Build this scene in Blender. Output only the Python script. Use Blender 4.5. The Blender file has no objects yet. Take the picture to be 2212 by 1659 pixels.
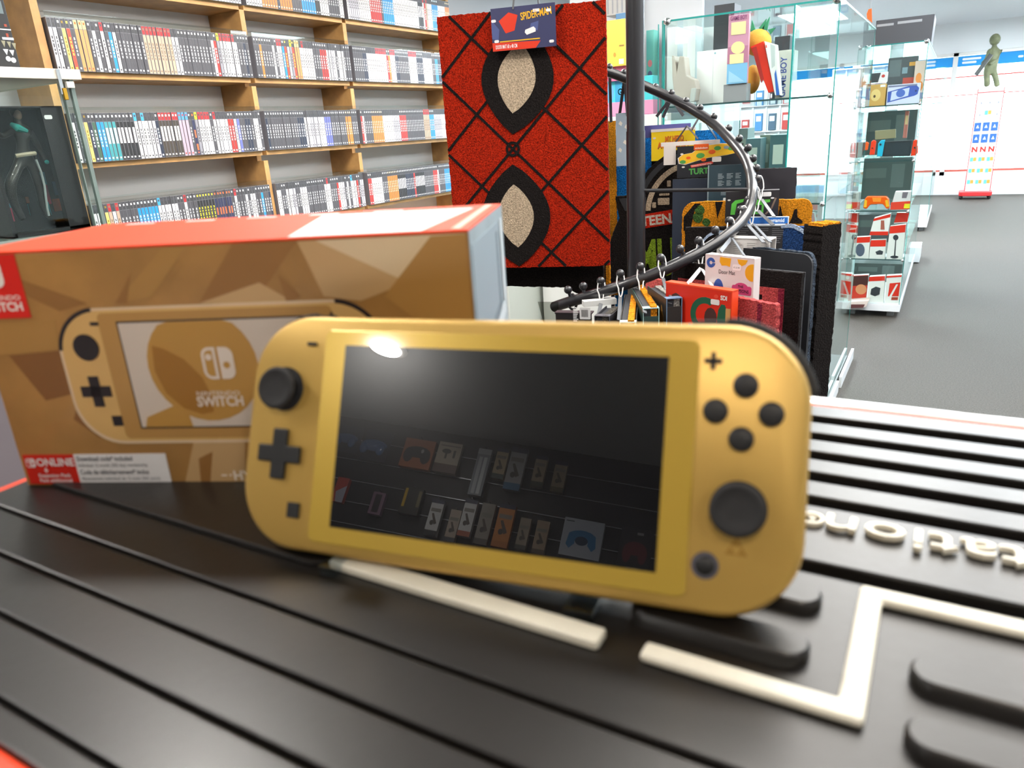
import bpy, bmesh, math, random
from mathutils import Vector, Matrix
random.seed(7)
PI = math.pi
sc = bpy.context.scene
col = sc.collection
# ------------------------------------------------------------------ camera, world, lights, exposure
H = 1.25                                    # camera height above the floor
CX, CY, FPX = 1106.0, 829.5, 1590.0
PITCH, ROLL, YAW = math.radians(18.9), math.radians(-3.68), math.radians(30.8)
def _basis():
    cp, sp, cr, sr = math.cos(PITCH), math.sin(PITCH), math.cos(ROLL), math.sin(ROLL)
    f = Vector((0, cp, -sp)); u = Vector((0, sp, cp)); r = Vector((1, 0, 0))
    M = Matrix.Rotation(YAW, 3, 'Z')
    return M @ (r * cr + u * sr), M @ (u * cr - r * sr), M @ f
RT, UP, FW = _basis()
cam_d = bpy.data.cameras.new('camera'); cam = bpy.data.objects.new('camera', cam_d); col.objects.link(cam)
cam.matrix_world = Matrix(((RT.x, UP.x, -FW.x, 0), (RT.y, UP.y, -FW.y, 0), (RT.z, UP.z, -FW.z, H), (0, 0, 0, 1)))
cam_d.sensor_fit = 'HORIZONTAL'; cam_d.sensor_width = 36; cam_d.lens = 36 * FPX / 2212
cam_d.clip_start = 0.02; cam_d.clip_end = 200
cam_d.dof.use_dof = True; cam_d.dof.focus_distance = 2.1; cam_d.dof.aperture_fstop = 12.5
sc.camera = cam
sc.view_settings.view_transform = 'Standard'; sc.view_settings.look = 'None'
sc.view_settings.gamma = 1.0; sc.view_settings.exposure = 0.0; sc.view_settings.use_curve_mapping = False
sc.cycles.use_denoising = True
sc.cycles.max_bounces = 8; sc.cycles.transparent_max_bounces = 24; sc.cycles.glossy_bounces = 4
sc.cycles.diffuse_bounces = 4; sc.cycles.transmission_bounces = 6
sc.cycles.sample_clamp_indirect = 6.0; sc.cycles.caustics_reflective = False; sc.cycles.caustics_refractive = False
w = bpy.data.worlds.new('daylight'); sc.world = w; w.use_nodes = True
bg = w.node_tree.nodes['Background']; bg.inputs[0].default_value = (0.86, 0.94, 1.0, 1); bg.inputs[1].default_value = 7.5

CEIL = 1.02
WARM, COOL, NEUT = (1.0, 0.88, 0.74), (0.84, 0.93, 1.0), (1.0, 0.96, 0.9)
# recessed round downlights, first mirrored in the screen, others added for lighting (x, y, watts, colour)
DOWN = [(-1.19, -1.865, 11, NEUT), (-1.15, .62, 14, NEUT), (0.25, -0.75, 9, WARM), (-1.3, -0.35, 9, NEUT), (1.2, -0.6, 8, NEUT),  # second one is added to brighten the boxed figure
        (-0.2, 0.95, 6, NEUT), (1.0, 0.9, 8, NEUT), (-2.1, 0.1, 8, NEUT)]
# flat ceiling panels, two rows beyond the counter added to brighten mat reflections (x, y, sx, sy, watts, colour)
PANEL = [(-1.7, 2.0, .6, .6, 56, NEUT), (-1.7, 3.6, .6, .6, 56, NEUT), (-.12, 1.5, .6, .9, 15, NEUT), (-.12, 2.5, .6, .9, 24, NEUT), (-.12, 3.5, .6, .9, 30, COOL),
         (.58, 1.5, .6, .9, 16, NEUT), (.58, 2.5, .6, .9, 26, NEUT), (.58, 3.5, .6, .9, 32, COOL), (1.7, 2.6, .6, 1.2, 40, COOL),
         (.45, 5.4, .6, 1.2, 60, COOL), (-1.5, 6.4, .6, 1.2, 150, COOL), (.6, 8.2, .6, 1.2, 150, COOL), (-1.5, 9.6, .6, 1.2, 200, COOL), (1.5, 10.6, .6, 1.2, 150, COOL)]
PWHERE = ['above the game shelves', 'above the far game shelves', 'nearest in the added left row beyond the counter', 'second in the added left row beyond the counter', 'third in the added left row beyond the counter',
          'nearest in the added right row beyond the counter', 'second in the added right row beyond the counter', 'third in the added right row beyond the counter', 'over the right side of the shop',
          'over the middle of the aisle', 'behind the tall glass cabinet', 'toward the shop window', 'on the left before the shop window', 'on the right beside the shop window']

# ------------------------------------------------------------------ helpers
def ray(px, py): return RT * ((px - CX) / FPX) - UP * ((py - CY) / FPX) + FW
def on(px, py, p0, n):                      # where the sight line through a pixel meets a real plane
    d = ray(px, py); p0 = Vector(p0); n = Vector(n); return d * (p0.dot(n) / d.dot(n))
def at(px, py, D):                          # point at horizontal distance D
    d = ray(px, py); return d * (D / math.hypot(d.x, d.y))
class Fr:
    def __init__(s, o=(0, 0, 0), ex=(1, 0, 0), ey=(0, 1, 0)):
        s.o = Vector(o); s.ex = Vector(ex).normalized(); s.ey = Vector(ey).normalized(); s.ez = s.ex.cross(s.ey).normalized()
    def __call__(s, u, v, w=0): return s.o + s.ex * u + s.ey * v + s.ez * w
    def uv(s, px, py, w=0):
        p = on(px, py, s(0, 0, w), s.ez) - s.o; return (p.dot(s.ex), p.dot(s.ey))
    def sh(s, u, v, w=0): return Fr(s(u, v, w), s.ex, s.ey)
W0 = Fr()
def up(o, deg=0):                           # vertical frame: u along a horizontal direction, v up, w toward the viewer
    a = math.radians(deg); return Fr(o, (math.cos(a), math.sin(a), 0), (0, 0, 1))
_tc = {}
def text_geo(s, bold):
    k = (s, bold)
    if k in _tc: return _tc[k]
    c = bpy.data.curves.new('t', 'FONT'); c.body = s; c.size = 1; c.extrude = 0; c.offset = bold; c.resolution_u = 3
    o = bpy.data.objects.new('t', c); col.objects.link(o)
    bpy.context.view_layer.update()
    m = bpy.data.meshes.new_from_object(o)
    vs = [v.co.copy() for v in m.vertices]; fs = [tuple(p.vertices) for p in m.polygons]
    bpy.data.objects.remove(o); bpy.data.curves.remove(c); bpy.data.meshes.remove(m)
    x0 = min(v.x for v in vs); x1 = max(v.x for v in vs)
    _tc[k] = (vs, fs, x0, x1); return _tc[k]
base = {}
class MB:
    def __init__(s, fr=W0): s.f = fr; s.v = []; s.fc = []; s.mi = []
    def _a(s, vs, fs, mi):
        n = len(s.v); s.v += vs; s.fc += [tuple(i + n for i in f) for f in fs]; s.mi += [mi] * len(fs)
    def box(s, u0, u1, v0, v1, w0, w1, mi=0, fr=None):
        f = fr or s.f
        u0, u1 = sorted((u0, u1)); v0, v1 = sorted((v0, v1)); w0, w1 = sorted((w0, w1))
        s._a([f(u, v, w) for w in (w0, w1) for v in (v0, v1) for u in (u0, u1)],
             [(0, 2, 3, 1), (4, 5, 7, 6), (0, 1, 5, 4), (2, 6, 7, 3), (0, 4, 6, 2), (1, 3, 7, 5)], mi); return s
    def poly(s, pts, w0, w1, mi=0, fr=None):
        f = fr or s.f; n = len(pts)
        ar = sum(pts[i][0] * pts[(i + 1) % n][1] - pts[(i + 1) % n][0] * pts[i][1] for i in range(n))
        if ar < 0: pts = pts[::-1]
        w0, w1 = sorted((w0, w1))
        vs = [f(p[0], p[1], w0) for p in pts] + [f(p[0], p[1], w1) for p in pts]
        fs = [tuple(range(n - 1, -1, -1)), tuple(range(n, 2 * n))] + [(i, (i + 1) % n, (i + 1) % n + n, i + n) for i in range(n)]
        s._a(vs, fs, mi); return s
    def loft(s, rings, mi=0, fr=None):      # rings: list of (pts2d, w) with the same count, first = back
        f = fr or s.f; n = len(rings[0][0]); vs = []; fs = []
        for pts, w in rings: vs += [f(p[0], p[1], w) for p in pts]
        for k in range(len(rings) - 1):
            for i in range(n):
                j = (i + 1) % n; fs.append((k * n + i, k * n + j, (k + 1) * n + j, (k + 1) * n + i))
        fs.append(tuple(range(n - 1, -1, -1))); fs.append(tuple(range((len(rings) - 1) * n, len(rings) * n)))
        s._a(vs, fs, mi); return s
    def tube(s, pts, r, mi=0, n=8, closed=False, world=False):
        P = [Vector(p) if world else s.f(*p) for p in pts]; m = len(P); vs = []; fs = []
        prev = None
        for i, p in enumerate(P):
            if closed: t = P[(i + 1) % m] - P[i - 1]
            else: t = P[min(i + 1, m - 1)] - P[max(i - 1, 0)]
            t.normalize()
            if prev is None:
                a = Vector((0, 0, 1)) if abs(t.z) < .9 else Vector((1, 0, 0)); nx = t.cross(a).normalized()
            else: nx = (prev - t * prev.dot(t)).normalized()
            prev = nx; ny = t.cross(nx)
            rr = r[i] if isinstance(r, (list, tuple)) else r
            vs += [p + (nx * math.cos(2 * PI * k / n) + ny * math.sin(2 * PI * k / n)) * rr for k in range(n)]
        for i in range(m if closed else m - 1):
            j = (i + 1) % m
            for k in range(n):
                l = (k + 1) % n; fs.append((i * n + k, i * n + l, j * n + l, j * n + k))
        if not closed: fs.append(tuple(range(n - 1, -1, -1))); fs.append(tuple(range((m - 1) * n, m * n)))
        s._a(vs, fs, mi); return s
    def lathe(s, prof, cu=0, cv=0, mi=0, n=32, fr=None, sv=1.0):   # prof: (radius, w)
        f = fr or s.f; vs = []; fs = []; m = len(prof)
        for r, w in prof: vs += [f(cu + r * math.cos(2 * PI * k / n), cv + sv * r * math.sin(2 * PI * k / n), w) for k in range(n)]
        for i in range(m - 1):
            for k in range(n):
                l = (k + 1) % n; fs.append((i * n + k, i * n + l, (i + 1) * n + l, (i + 1) * n + k))
        fs.append(tuple(range(n - 1, -1, -1))); fs.append(tuple(range((m - 1) * n, m * n)))
        s._a(vs, fs, mi); return s
    def ball(s, c, r, mi=0, n=12, world=False, sc=(1, 1, 1)):
        c = Vector(c) if world else s.f(*c); m = n // 2; vs = []; fs = []
        for i in range(1, m):
            t = PI * i / m
            vs += [c + Vector((r * sc[0] * math.sin(t) * math.cos(2 * PI * k / n), r * sc[1] * math.sin(t) * math.sin(2 * PI * k / n), r * sc[2] * math.cos(t))) for k in range(n)]
        vs += [c + Vector((0, 0, r * sc[2])), c - Vector((0, 0, r * sc[2]))]; T = (m - 1) * n
        for i in range(m - 2):
            for k in range(n):
                l = (k + 1) % n; fs.append((i * n + k, (i + 1) * n + k, (i + 1) * n + l, i * n + l))
        for k in range(n):
            l = (k + 1) % n; fs.append((T, k, l)); fs.append((T + 1, (m - 2) * n + l, (m - 2) * n + k))
        s._a(vs, fs, mi); return s
    def strip(s, pts, wd, w0, w1, mi=0):    # flat ribbon along a 2D path
        for a, b in zip(pts, pts[1:]):
            d = Vector((b[0] - a[0], b[1] - a[1])); L = d.length
            if L < 1e-6: continue
            d /= L; nn = Vector((-d.y, d.x)) * wd / 2; e = d * wd * .3
            a2 = Vector(a) - e; b2 = Vector(b) + e
            s.poly([tuple(a2 + nn), tuple(a2 - nn), tuple(b2 - nn), tuple(b2 + nn)], w0, w1, mi)
        return s
    def text(s, t, u, v, size, w=0, mi=0, align='l', sx=1.0, bold=0.0, rot=0.0, fr=None, width=None, th=0.0):
        f = fr or s.f; vs, fs, x0, x1 = text_geo(t, bold)
        if width: sx = width / ((x1 - x0) * size)
        off = {'l': x0, 'c': (x0 + x1) / 2, 'r': x1}[align]; c, sn = math.cos(rot), math.sin(rot); out = []
        for p in vs:
            a = (p.x - off) * size * sx; b = p.y * size
            out.append(f(u + a * c - b * sn, v + a * sn + b * c, w + th))
        s._a(out, fs, mi)
        if th > 0:
            n = len(out); cnt = {}
            for g in fs:
                for i in range(len(g)):
                    e = (g[i], g[(i + 1) % len(g)]); cnt[e] = 1
            lo = [p - f.ez * th for p in out]; side = []
            for (a, b) in list(cnt):
                if (b, a) not in cnt: side.append((a, b))
            s._a(out + lo, [(b, a, a + n, b + n) for a, b in side], mi)
        return s
    def build(s, name, mats, parent=None, smooth=False, bevel=0, seg=2, subs=0):
        me = bpy.data.meshes.new(name); ob = bpy.data.objects.new(name, me); col.objects.link(ob)
        V = [Vector((p.x, p.y, p.z + H)) for p in s.v]
        if parent is None:
            lo = [min(p[i] for p in V) for i in range(3)]; hi = [max(p[i] for p in V) for i in range(3)]
            b = Vector(((lo[0] + hi[0]) / 2, (lo[1] + hi[1]) / 2, lo[2])); ob.location = b
        else: b = base[parent.name]; ob.parent = parent
        base[ob.name] = b
        me.from_pydata([p - b for p in V], [], s.fc)
        for m in (mats if isinstance(mats, (list, tuple)) else [mats]): me.materials.append(m)
        me.polygons.foreach_set('material_index', s.mi)
        if smooth:
            me.polygons.foreach_set('use_smooth', [True] * len(s.fc)); me.set_sharp_from_angle(angle=math.radians(40))
        me.update()
        if bevel:
            q = ob.modifiers.new('bevel', 'BEVEL'); q.width = bevel; q.segments = seg; q.limit_method = 'ANGLE'; q.angle_limit = math.radians(40)
        return ob
def tag(o, label=None, cat=None, group=None, kind=None):
    if label: o['label'] = label
    if cat: o['category'] = cat
    if group: o['group'] = group
    if kind: o['kind'] = kind
    return o
def thing(name, label, cat, loc, group=None, kind=None):
    o = bpy.data.objects.new(name, None); col.objects.link(o); o.empty_display_size = .02
    o.location = Vector(loc) + Vector((0, 0, H)); base[o.name] = o.location.copy()
    return tag(o, label, cat, group, kind)
def rr(u0, u1, v0, v1, r, n=6):
    R = r if isinstance(r, (list, tuple)) else (r,) * 4; out = []   # tl tr br bl
    for (cu, cv, a0, q) in ((u1 - R[1], v1 - R[1], 0, R[1]), (u0 + R[0], v1 - R[0], 90, R[0]), (u0 + R[3], v0 + R[3], 180, R[3]), (u1 - R[2], v0 + R[2], 270, R[2])):
        for k in range(n + 1):
            a = math.radians(a0 + 90 * k / n); out.append((cu + q * math.cos(a), cv + q * math.sin(a)))
    return out
def circ(cu, cv, r, n=24, a0=0, a1=360, ry=None):
    ry = ry or r
    return [(cu + r * math.cos(math.radians(a0 + (a1 - a0) * k / n)), cv + ry * math.sin(math.radians(a0 + (a1 - a0) * k / n))) for k in range(n if a1 - a0 == 360 else n + 1)]
def arcband(cu, cv, r0, r1, a0, a1, n=16):
    return circ(cu, cv, r1, n, a0, a1) + circ(cu, cv, r0, n, a0, a1)[::-1]

# ------------------------------------------------------------------ materials
def lin(h):
    h = h.lstrip('#'); o = []
    for i in (0, 2, 4):
        c = int(h[i:i + 2], 16) / 255; o.append(c / 12.92 if c <= .04045 else ((c + .055) / 1.055) ** 2.4)
    return (*o, 1)
MC = {}
def mat(name, hexc, rough=.5, metal=0, coat=0, spec=.5, noise=None, bump=None, emit=0, coatr=.05):
    if name in MC: return MC[name]
    m = bpy.data.materials.new(name); m.use_nodes = True; nt = m.node_tree; b = nt.nodes['Principled BSDF']
    c = lin(hexc); b.inputs['Base Color'].default_value = c; b.inputs['Roughness'].default_value = rough
    b.inputs['Metallic'].default_value = metal; b.inputs['Specular IOR Level'].default_value = spec
    b.inputs['Coat Weight'].default_value = coat; b.inputs['Coat Roughness'].default_value = coatr
    if emit: b.inputs['Emission Color'].default_value = c; b.inputs['Emission Strength'].default_value = emit
    if noise or bump:
        tc = nt.nodes.new('ShaderNodeTexCoord')
    if noise:                                # (scale, amount) colour mottling that belongs to the thing
        n = nt.nodes.new('ShaderNodeTexNoise'); n.inputs['Scale'].default_value = noise[0]; n.inputs['Detail'].default_value = 5
        nt.links.new(tc.outputs['Object'], n.inputs['Vector'])
        r = nt.nodes.new('ShaderNodeValToRGB'); a = noise[1]
        r.color_ramp.elements[0].color = (*[x * (1 - a) for x in c[:3]], 1); r.color_ramp.elements[1].color = (*[min(1, x * (1 + a)) for x in c[:3]], 1)
        r.color_ramp.elements[0].position = .35; r.color_ramp.elements[1].position = .65
        nt.links.new(n.outputs[0], r.inputs[0]); nt.links.new(r.outputs[0], b.inputs['Base Color'])
    if bump:
        n = nt.nodes.new('ShaderNodeTexNoise'); n.inputs['Scale'].default_value = bump[0]; n.inputs['Detail'].default_value = 4
        nt.links.new(tc.outputs['Object'], n.inputs['Vector'])
        q = nt.nodes.new('ShaderNodeBump'); q.inputs['Strength'].default_value = bump[1]; q.inputs['Distance'].default_value = bump[2] if len(bump) > 2 else .002
        nt.links.new(n.outputs[0], q.inputs['Height']); nt.links.new(q.outputs[0], b.inputs['Normal'])
    MC[name] = m; return m
def P(hexc, rough=.45, **k): return mat('print ' + hexc + (' r%.2f' % rough if rough != .45 else ''), hexc, rough, **k)
def coir(name, hexc, a=.45, sc_=330):
    return mat(name, hexc, 1.0, spec=.15, noise=(sc_, a), bump=(sc_ * .9, .9, .004))
def glass_mat(name, tint, refl=0.0, edge=False):
    if name in MC: return MC[name]
    m = bpy.data.materials.new(name); m.use_nodes = True; nt = m.node_tree; nt.nodes.clear()
    out = nt.nodes.new('ShaderNodeOutputMaterial'); mx = nt.nodes.new('ShaderNodeMixShader')
    t = nt.nodes.new('ShaderNodeBsdfTransparent'); t.inputs[0].default_value = lin(tint)
    g = nt.nodes.new('ShaderNodeBsdfGlossy'); g.inputs['Roughness'].default_value = .02; g.inputs[0].default_value = (.9, .97, .96, 1)
    fz = nt.nodes.new('ShaderNodeFresnel'); fz.inputs[0].default_value = 1.34 + refl
    gm = nt.nodes.new('ShaderNodeNewGeometry'); sb = nt.nodes.new('ShaderNodeMath'); sb.operation = 'SUBTRACT'; sb.inputs[0].default_value = 1.0; ml = nt.nodes.new('ShaderNodeMath'); ml.operation = 'MULTIPLY'
    nt.links.new(gm.outputs['Backfacing'], sb.inputs[1]); nt.links.new(sb.outputs[0], ml.inputs[0]); nt.links.new(fz.outputs[0], ml.inputs[1])   # glass reflects on its outer face only
    nt.links.new(ml.outputs[0], mx.inputs[0]); nt.links.new(t.outputs[0], mx.inputs[1]); nt.links.new(g.outputs[0], mx.inputs[2])
    nt.links.new(mx.outputs[0], out.inputs[0]); MC[name] = m; return m
GLASS = glass_mat('cabinet glass', '#f7fbfa'); CLEAR = glass_mat('clear plastic', '#f4f4f2', .04)
GEDGE = mat('green glass edge', '#1c7f7a', .25, coat=.3)
WHITE = mat('white lacquer', '#e9e7e2', .4); WPAINT = mat('white paint', '#eceeee', .75)
BLK = mat('matt black plastic', '#1b1b1c', .55, bump=(900, .15, .0004)); BLKM = mat('black painted metal', '#26262a', .32, coat=.3, coatr=.2)
CHROME = mat('chrome', '#d8dadb', .15, metal=1); STICK = mat('white sticker', '#f1f1ee', .5)
WOOD = mat('light oak laminate', '#bb8e56', .5, noise=(14, .16)); WOODD = mat('oak laminate side', '#a8702f', .55, noise=(10, .12))

# ------------------------------------------------------------------ the room
def struct(o): return tag(o, kind='structure')
XL, XR, YB, YF = -2.97, 2.9, -2.75, 12.62
carpet = mat('grey carpet', '#47423c', .72, spec=.35, noise=(160, .28), bump=(420, .5, .003))
struct(MB().box(XL - .1, XR + .1, YB - .1, YF + 4, -H - .1, -H).build('floor', carpet))
struct(MB().box(XL - .1, XR + .1, YB - .1, YF + .12, CEIL, CEIL + .1).build('ceiling', mat('ceiling paint', '#e4e8ea', .8)))
struct(MB().box(XL - .1, XL, YB, YF, -H, CEIL).build('wall_left', mat('cool grey wall', '#c3c5c9', .8)))
struct(MB().box(XR, XR + .1, YB, YF, -H, CEIL).build('wall_right', WPAINT))
struct(MB().box(XL, XR, YB - .1, YB, -H, CEIL).build('wall_back', mat('charcoal wall', '#1d2026', .7)))
# far wall with the shop window
fw = MB(); zs, zt = -.98, .645
for x0, x1, z0, z1 in ((XL, XR, zt, CEIL), (XL, XR, -H, zs), (XL, XL + .12, zs, zt), (XR - .12, XR, zs, zt)): fw.box(x0, x1, YF, YF + .12, z0, z1)
struct(fw.build('wall_front', WPAINT))
wf = MB()
for x in (-1.55, -.1, 1.4):
    wf.box(x - .03, x + .03, YF + .02, YF + .09, zs, zt)
wf.box(XL + .1, XR - .1, YF + .02, YF + .09, zs, zs + .05).box(XL + .1, XR - .1, YF + .02, YF + .09, zt - .04, zt)
win = struct(wf.build('window_1', WHITE))
MB().box(XL + .12, XR - .12, YF + .05, YF + .056, zs + .05, zt - .04).build('window_pane', GLASS, win)
# coloured films on the window
ff = Fr((0, YF + .04, 0), (1, 0, 0), (0, 0, 1))
def film(name, hexc):                        # coloured film on glass: lets part of the daylight through
    m = bpy.data.materials.new(name); m.use_nodes = True; nt = m.node_tree; nt.nodes.clear(); o = nt.nodes.new('ShaderNodeOutputMaterial'); mx = nt.nodes.new('ShaderNodeMixShader')
    a = nt.nodes.new('ShaderNodeBsdfDiffuse'); b_ = nt.nodes.new('ShaderNodeBsdfTranslucent'); a.inputs[0].default_value = lin(hexc); b_.inputs[0].default_value = lin(hexc); mx.inputs[0].default_value = .35
    nt.links.new(a.outputs[0], mx.inputs[1]); nt.links.new(b_.outputs[0], mx.inputs[2]); nt.links.new(mx.outputs[0], o.inputs[0]); return m
BLUEF = film('blue window film', '#4aa8dc'); REDF = film('red window film', '#d02a24')
b = MB(ff); y0 = .455
b.poly([(-1.3, y0 + .02), (3, y0 - .01), (2.78, .64), (.36, .64), (.28, .6), (-1.3, .6)], 0, .004)
b.box(-2.8, -1.4, y0 + .02, .6, 0, .004)
tag(b.build('window_film', BLUEF), 'wide blue film band along the top of the far shop window', 'window film')
b = MB(ff)
for u0, u1, v in ((-.02, .2, .545), (-.02, .15, .5), (.72, .8, .6), (.62, .68, .52), (.95, .99, .66 - .05)): b.poly(rr(u0, u1, v, v + .028, .012, 3), .005, .007)
tag(b.build('window_lettering', WPAINT), 'white lettering strokes on the blue film band of the far window', 'lettering')
b = MB(ff); b.box(-.6, 2.78, .325, .34, 0, .004).box(-.6, 2.78, .09, .102, 0, .004).box(.74, 2.78, .325, .36, .004, .005)
tag(b.build('window_stripe', REDF), 'two thin red lines running across the far shop window', 'window film')
b = MB(ff); b.box(-2.8, 2.78, -.97, -.9, -.008, -.006)
tag(b.build('window_film', film('salmon film', '#c87468')), 'pale salmon strip low on the far shop window', 'window film')
# ceiling panels and downlights as fixtures
def lamp_mat(strength, c):
    k = 'lamp %.1f %.2f' % (strength, c[2])
    if k in MC: return MC[k]
    m = bpy.data.materials.new(k); m.use_nodes = True; nt = m.node_tree; nt.nodes.clear(); o = nt.nodes.new('ShaderNodeOutputMaterial'); e = nt.nodes.new('ShaderNodeEmission')
    e.inputs[0].default_value = (*c, 1); e.inputs[1].default_value = strength; nt.links.new(e.outputs[0], o.inputs[0]); MC[k] = m; return m
for i, (x, y, sx, sy, p, c) in enumerate(PANEL):
    where = PWHERE[i]
    t = thing('ceiling_light', 'flat white ceiling panel light ' + where, 'ceiling light', (x, y, CEIL - .02), 'flat ceiling panel lights')
    m = MB()
    for a0, a1, b0, b1 in ((-sx / 2, sx / 2, -sy / 2, -sy / 2 + .02), (-sx / 2, sx / 2, sy / 2 - .02, sy / 2), (-sx / 2, -sx / 2 + .02, -sy / 2, sy / 2), (sx / 2 - .02, sx / 2, -sy / 2, sy / 2)):
        m.box(x + a0, x + a1, y + b0, y + b1, CEIL - .025, CEIL)
    m.build('frame', WHITE, t)
    MB().box(x - sx / 2 + .02, x + sx / 2 - .02, y - sy / 2 + .02, y + sy / 2 - .02, CEIL - .018, CEIL - .012).build('diffuser', lamp_mat(p / (PI * (sx - .04) * (sy - .04)), c), t)
for i, (x, y, p, c) in enumerate(DOWN):
    where = ['reflected in the console screen', 'added in front of the glass display tower', 'added nearest above the counter', 'added behind the counter to the left', 'added behind the counter to the right', 'added in front of the counter', 'added beyond the counter on the right', 'added above the white display tower'][i]
    t = thing('downlight', 'round recessed downlight ' + where, 'downlight', (x, y, CEIL - .01), 'round recessed downlights')
    m = MB(Fr((x, y, CEIL))); m.loft([(circ(0, 0, .085), 0), (circ(0, 0, .085), -.006), (circ(0, 0, .064), -.010)][::-1]); m.build('trim_ring', WHITE, t)
    MB(Fr((x, y, CEIL))).poly(circ(0, 0, .062), -.014, -.0102).build('diffuser', lamp_mat(p / (PI * .0121), c), t)

# ------------------------------------------------------------------ wooden game shelves on the left wall
SX = -2.762                                  # front edge of boards
UPR = [(1.615, 1.643), (2.522, 2.548), (3.182, 3.208), (4.14, 4.166)]
SHZ = [.592, .297, -.014, -.335]
t = thing('bookcase', 'light oak wall shelving full of game cases', 'shelving', (-2.85, 2.9, -H))
for y0, y1 in UPR[:1] + UPR[3:]: MB().box(XL, SX, y0, y1, -H, 1.0).build('upright', [WOOD], t)
for y0, y1 in UPR[1:3]:
    b = MB(); b.box(XL, SX - .04, y0, y1, -H, 1.0)
    for z in SHZ: b.box(SX - .04, SX, y0, y1, z + .178, z + .295 - .02 + .002)
    if y0 < 3: b.box(SX - .04, SX, y0, y1, SHZ[3] - .31, SHZ[3] + .178)
    b.box(SX - .04, SX, y0, y1, -H, SHZ[3] - .3)
    b.build('upright', [WOOD], t)
for z in SHZ + [SHZ[3] - .315, SHZ[3] - .63, .9]:
    for k in range(3): MB().box(XL, SX, UPR[k][1], UPR[k + 1][0], z - .02, z).build('shelf', [WOOD], t)
MB().box(XL + .001, XL + .006, 1.62, 4.16, -H, 1.0).build('back_panel', mat('pale grey back panel', '#e4e2df', .7), t)

GC = {}
KD = '#3a3a3e'; RD = '#a8262a'
STY = {  # name: (band, spine, ink, words, kind)
 'K': (KD, '#47464b', '#c9c9cc', 'dark grey', 1), 'N': (KD, '#20283c', '#d9dde2', 'navy', 1), 'BK': (KD, '#1b1b1e', '#eeeeee', 'black', 2),
 'W': (KD, '#e8e6e2', '#44444a', 'white', 1), 'WR': (RD, '#e6e4df', '#44444a', 'white with a red top', 1), 'O': (KD, '#d07a2c', '#f0d9b0', 'orange', 1),
 'OT': ('#e0d080', '#cf8f55', '#a05a2c', 'tan orange with a pale top', 0), 'OR': (KD, '#d8412a', '#f4d24c', 'orange red', 1), 'R': (KD, '#c22a22', '#f0e8e0', 'red', 1),
 'B': (KD, '#1c8ad0', '#d8f0fa', 'bright blue', 1), 'T': (KD, '#3b8f95', '#e8efe8', 'teal', 2), 'TN': (RD, '#b39c86', '#7c6a58', 'tan with a red top', 1),
 'Y': (KD, '#e8c66a', '#8a7020', 'yellow', 1), 'V': (KD, '#6068b8', '#d8d8f0', 'violet blue', 1), 'P': ('#4a90c8', '#b89aa8', '#a04030', 'pinkish with a blue top', 0),
 'WB': ('#3a9ad0', '#e6e4e0', '#444', 'white with a blue top', 1), 'BY': (KD, '#1c1c20', '#e8d838', 'black with yellow lettering', 1), 'KR': (RD, '#3c342c', '#e8e4dc', 'dark brown with a red top', 2),
 'NC': (KD, '#252a4a', '#e86a38', 'navy with orange artwork', 3), 'G': (KD, '#3b5a48', '#dfe6df', 'green', 1), 'YT': ('#e8dc20', '#8a8890', '#eee', 'grey with a yellow tab', 1), 'LG': (KD, '#b9b6be', '#555', 'light grey', 1)}
plastic = mat('smoky clear case plastic', '#76757b', .25, coat=.4)
def case_fill(m, f, h2, hh, kd, ids):
    body, ba, spm, ink = ids
    m.f = f
    m.box(-h2, h2, 0, hh, -.13, 0, body)
    m.box(-h2 + .0012, h2 - .0012, .002, hh - .032, 0, .0005, spm); m.box(-h2 + .0012, h2 - .0012, hh - .030, hh - .002, 0, .0005, ba)
    m.box(-h2 + .004, h2 - .004, hh - .016, hh - .008, .0005, .0007, ink)
    if kd == 1:
        for a, bb in ((.052, .060), (.064, .071), (.075, .088), (.092, .099), (.103, .112)): m.box(-.0022, .0022, a, bb, .0005, .0008, ink)
    if kd == 2: m.box(-.0042, .0042, .062, .118, .0005, .0008, ink)
    if kd == 3: m.box(-.004, .004, .02, .045, .0005, .0008, ink); m.box(-.003, .003, .07, .1, .0005, .0008, ink)
    m.box(-.003, .003, .008, .014, .0005, .0008, ink)
def mats_of(st):
    band, sp, ink, words, kd = STY[st]
    return [plastic, P(band), P(sp), P(ink if len(ink) == 7 else '#444444')]
proto = {}
def case_obj(st, x, y, z, label, group):
    if st not in proto:
        m = MB(); case_fill(m, Fr((x, y, z - H), (0, 1, 0), (0, 0, 1)), .00705, .171, STY[st][4], (0, 1, 2, 3))
        o = m.build('game_case', mats_of(st)); proto[st] = (o, o.location - Vector((x, y, z)))
    else:
        s0, off = proto[st]; o = s0.copy(); o.location = Vector((x, y, z)) + off; col.objects.link(o)
    tag(o, label, 'game case', group)
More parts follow.
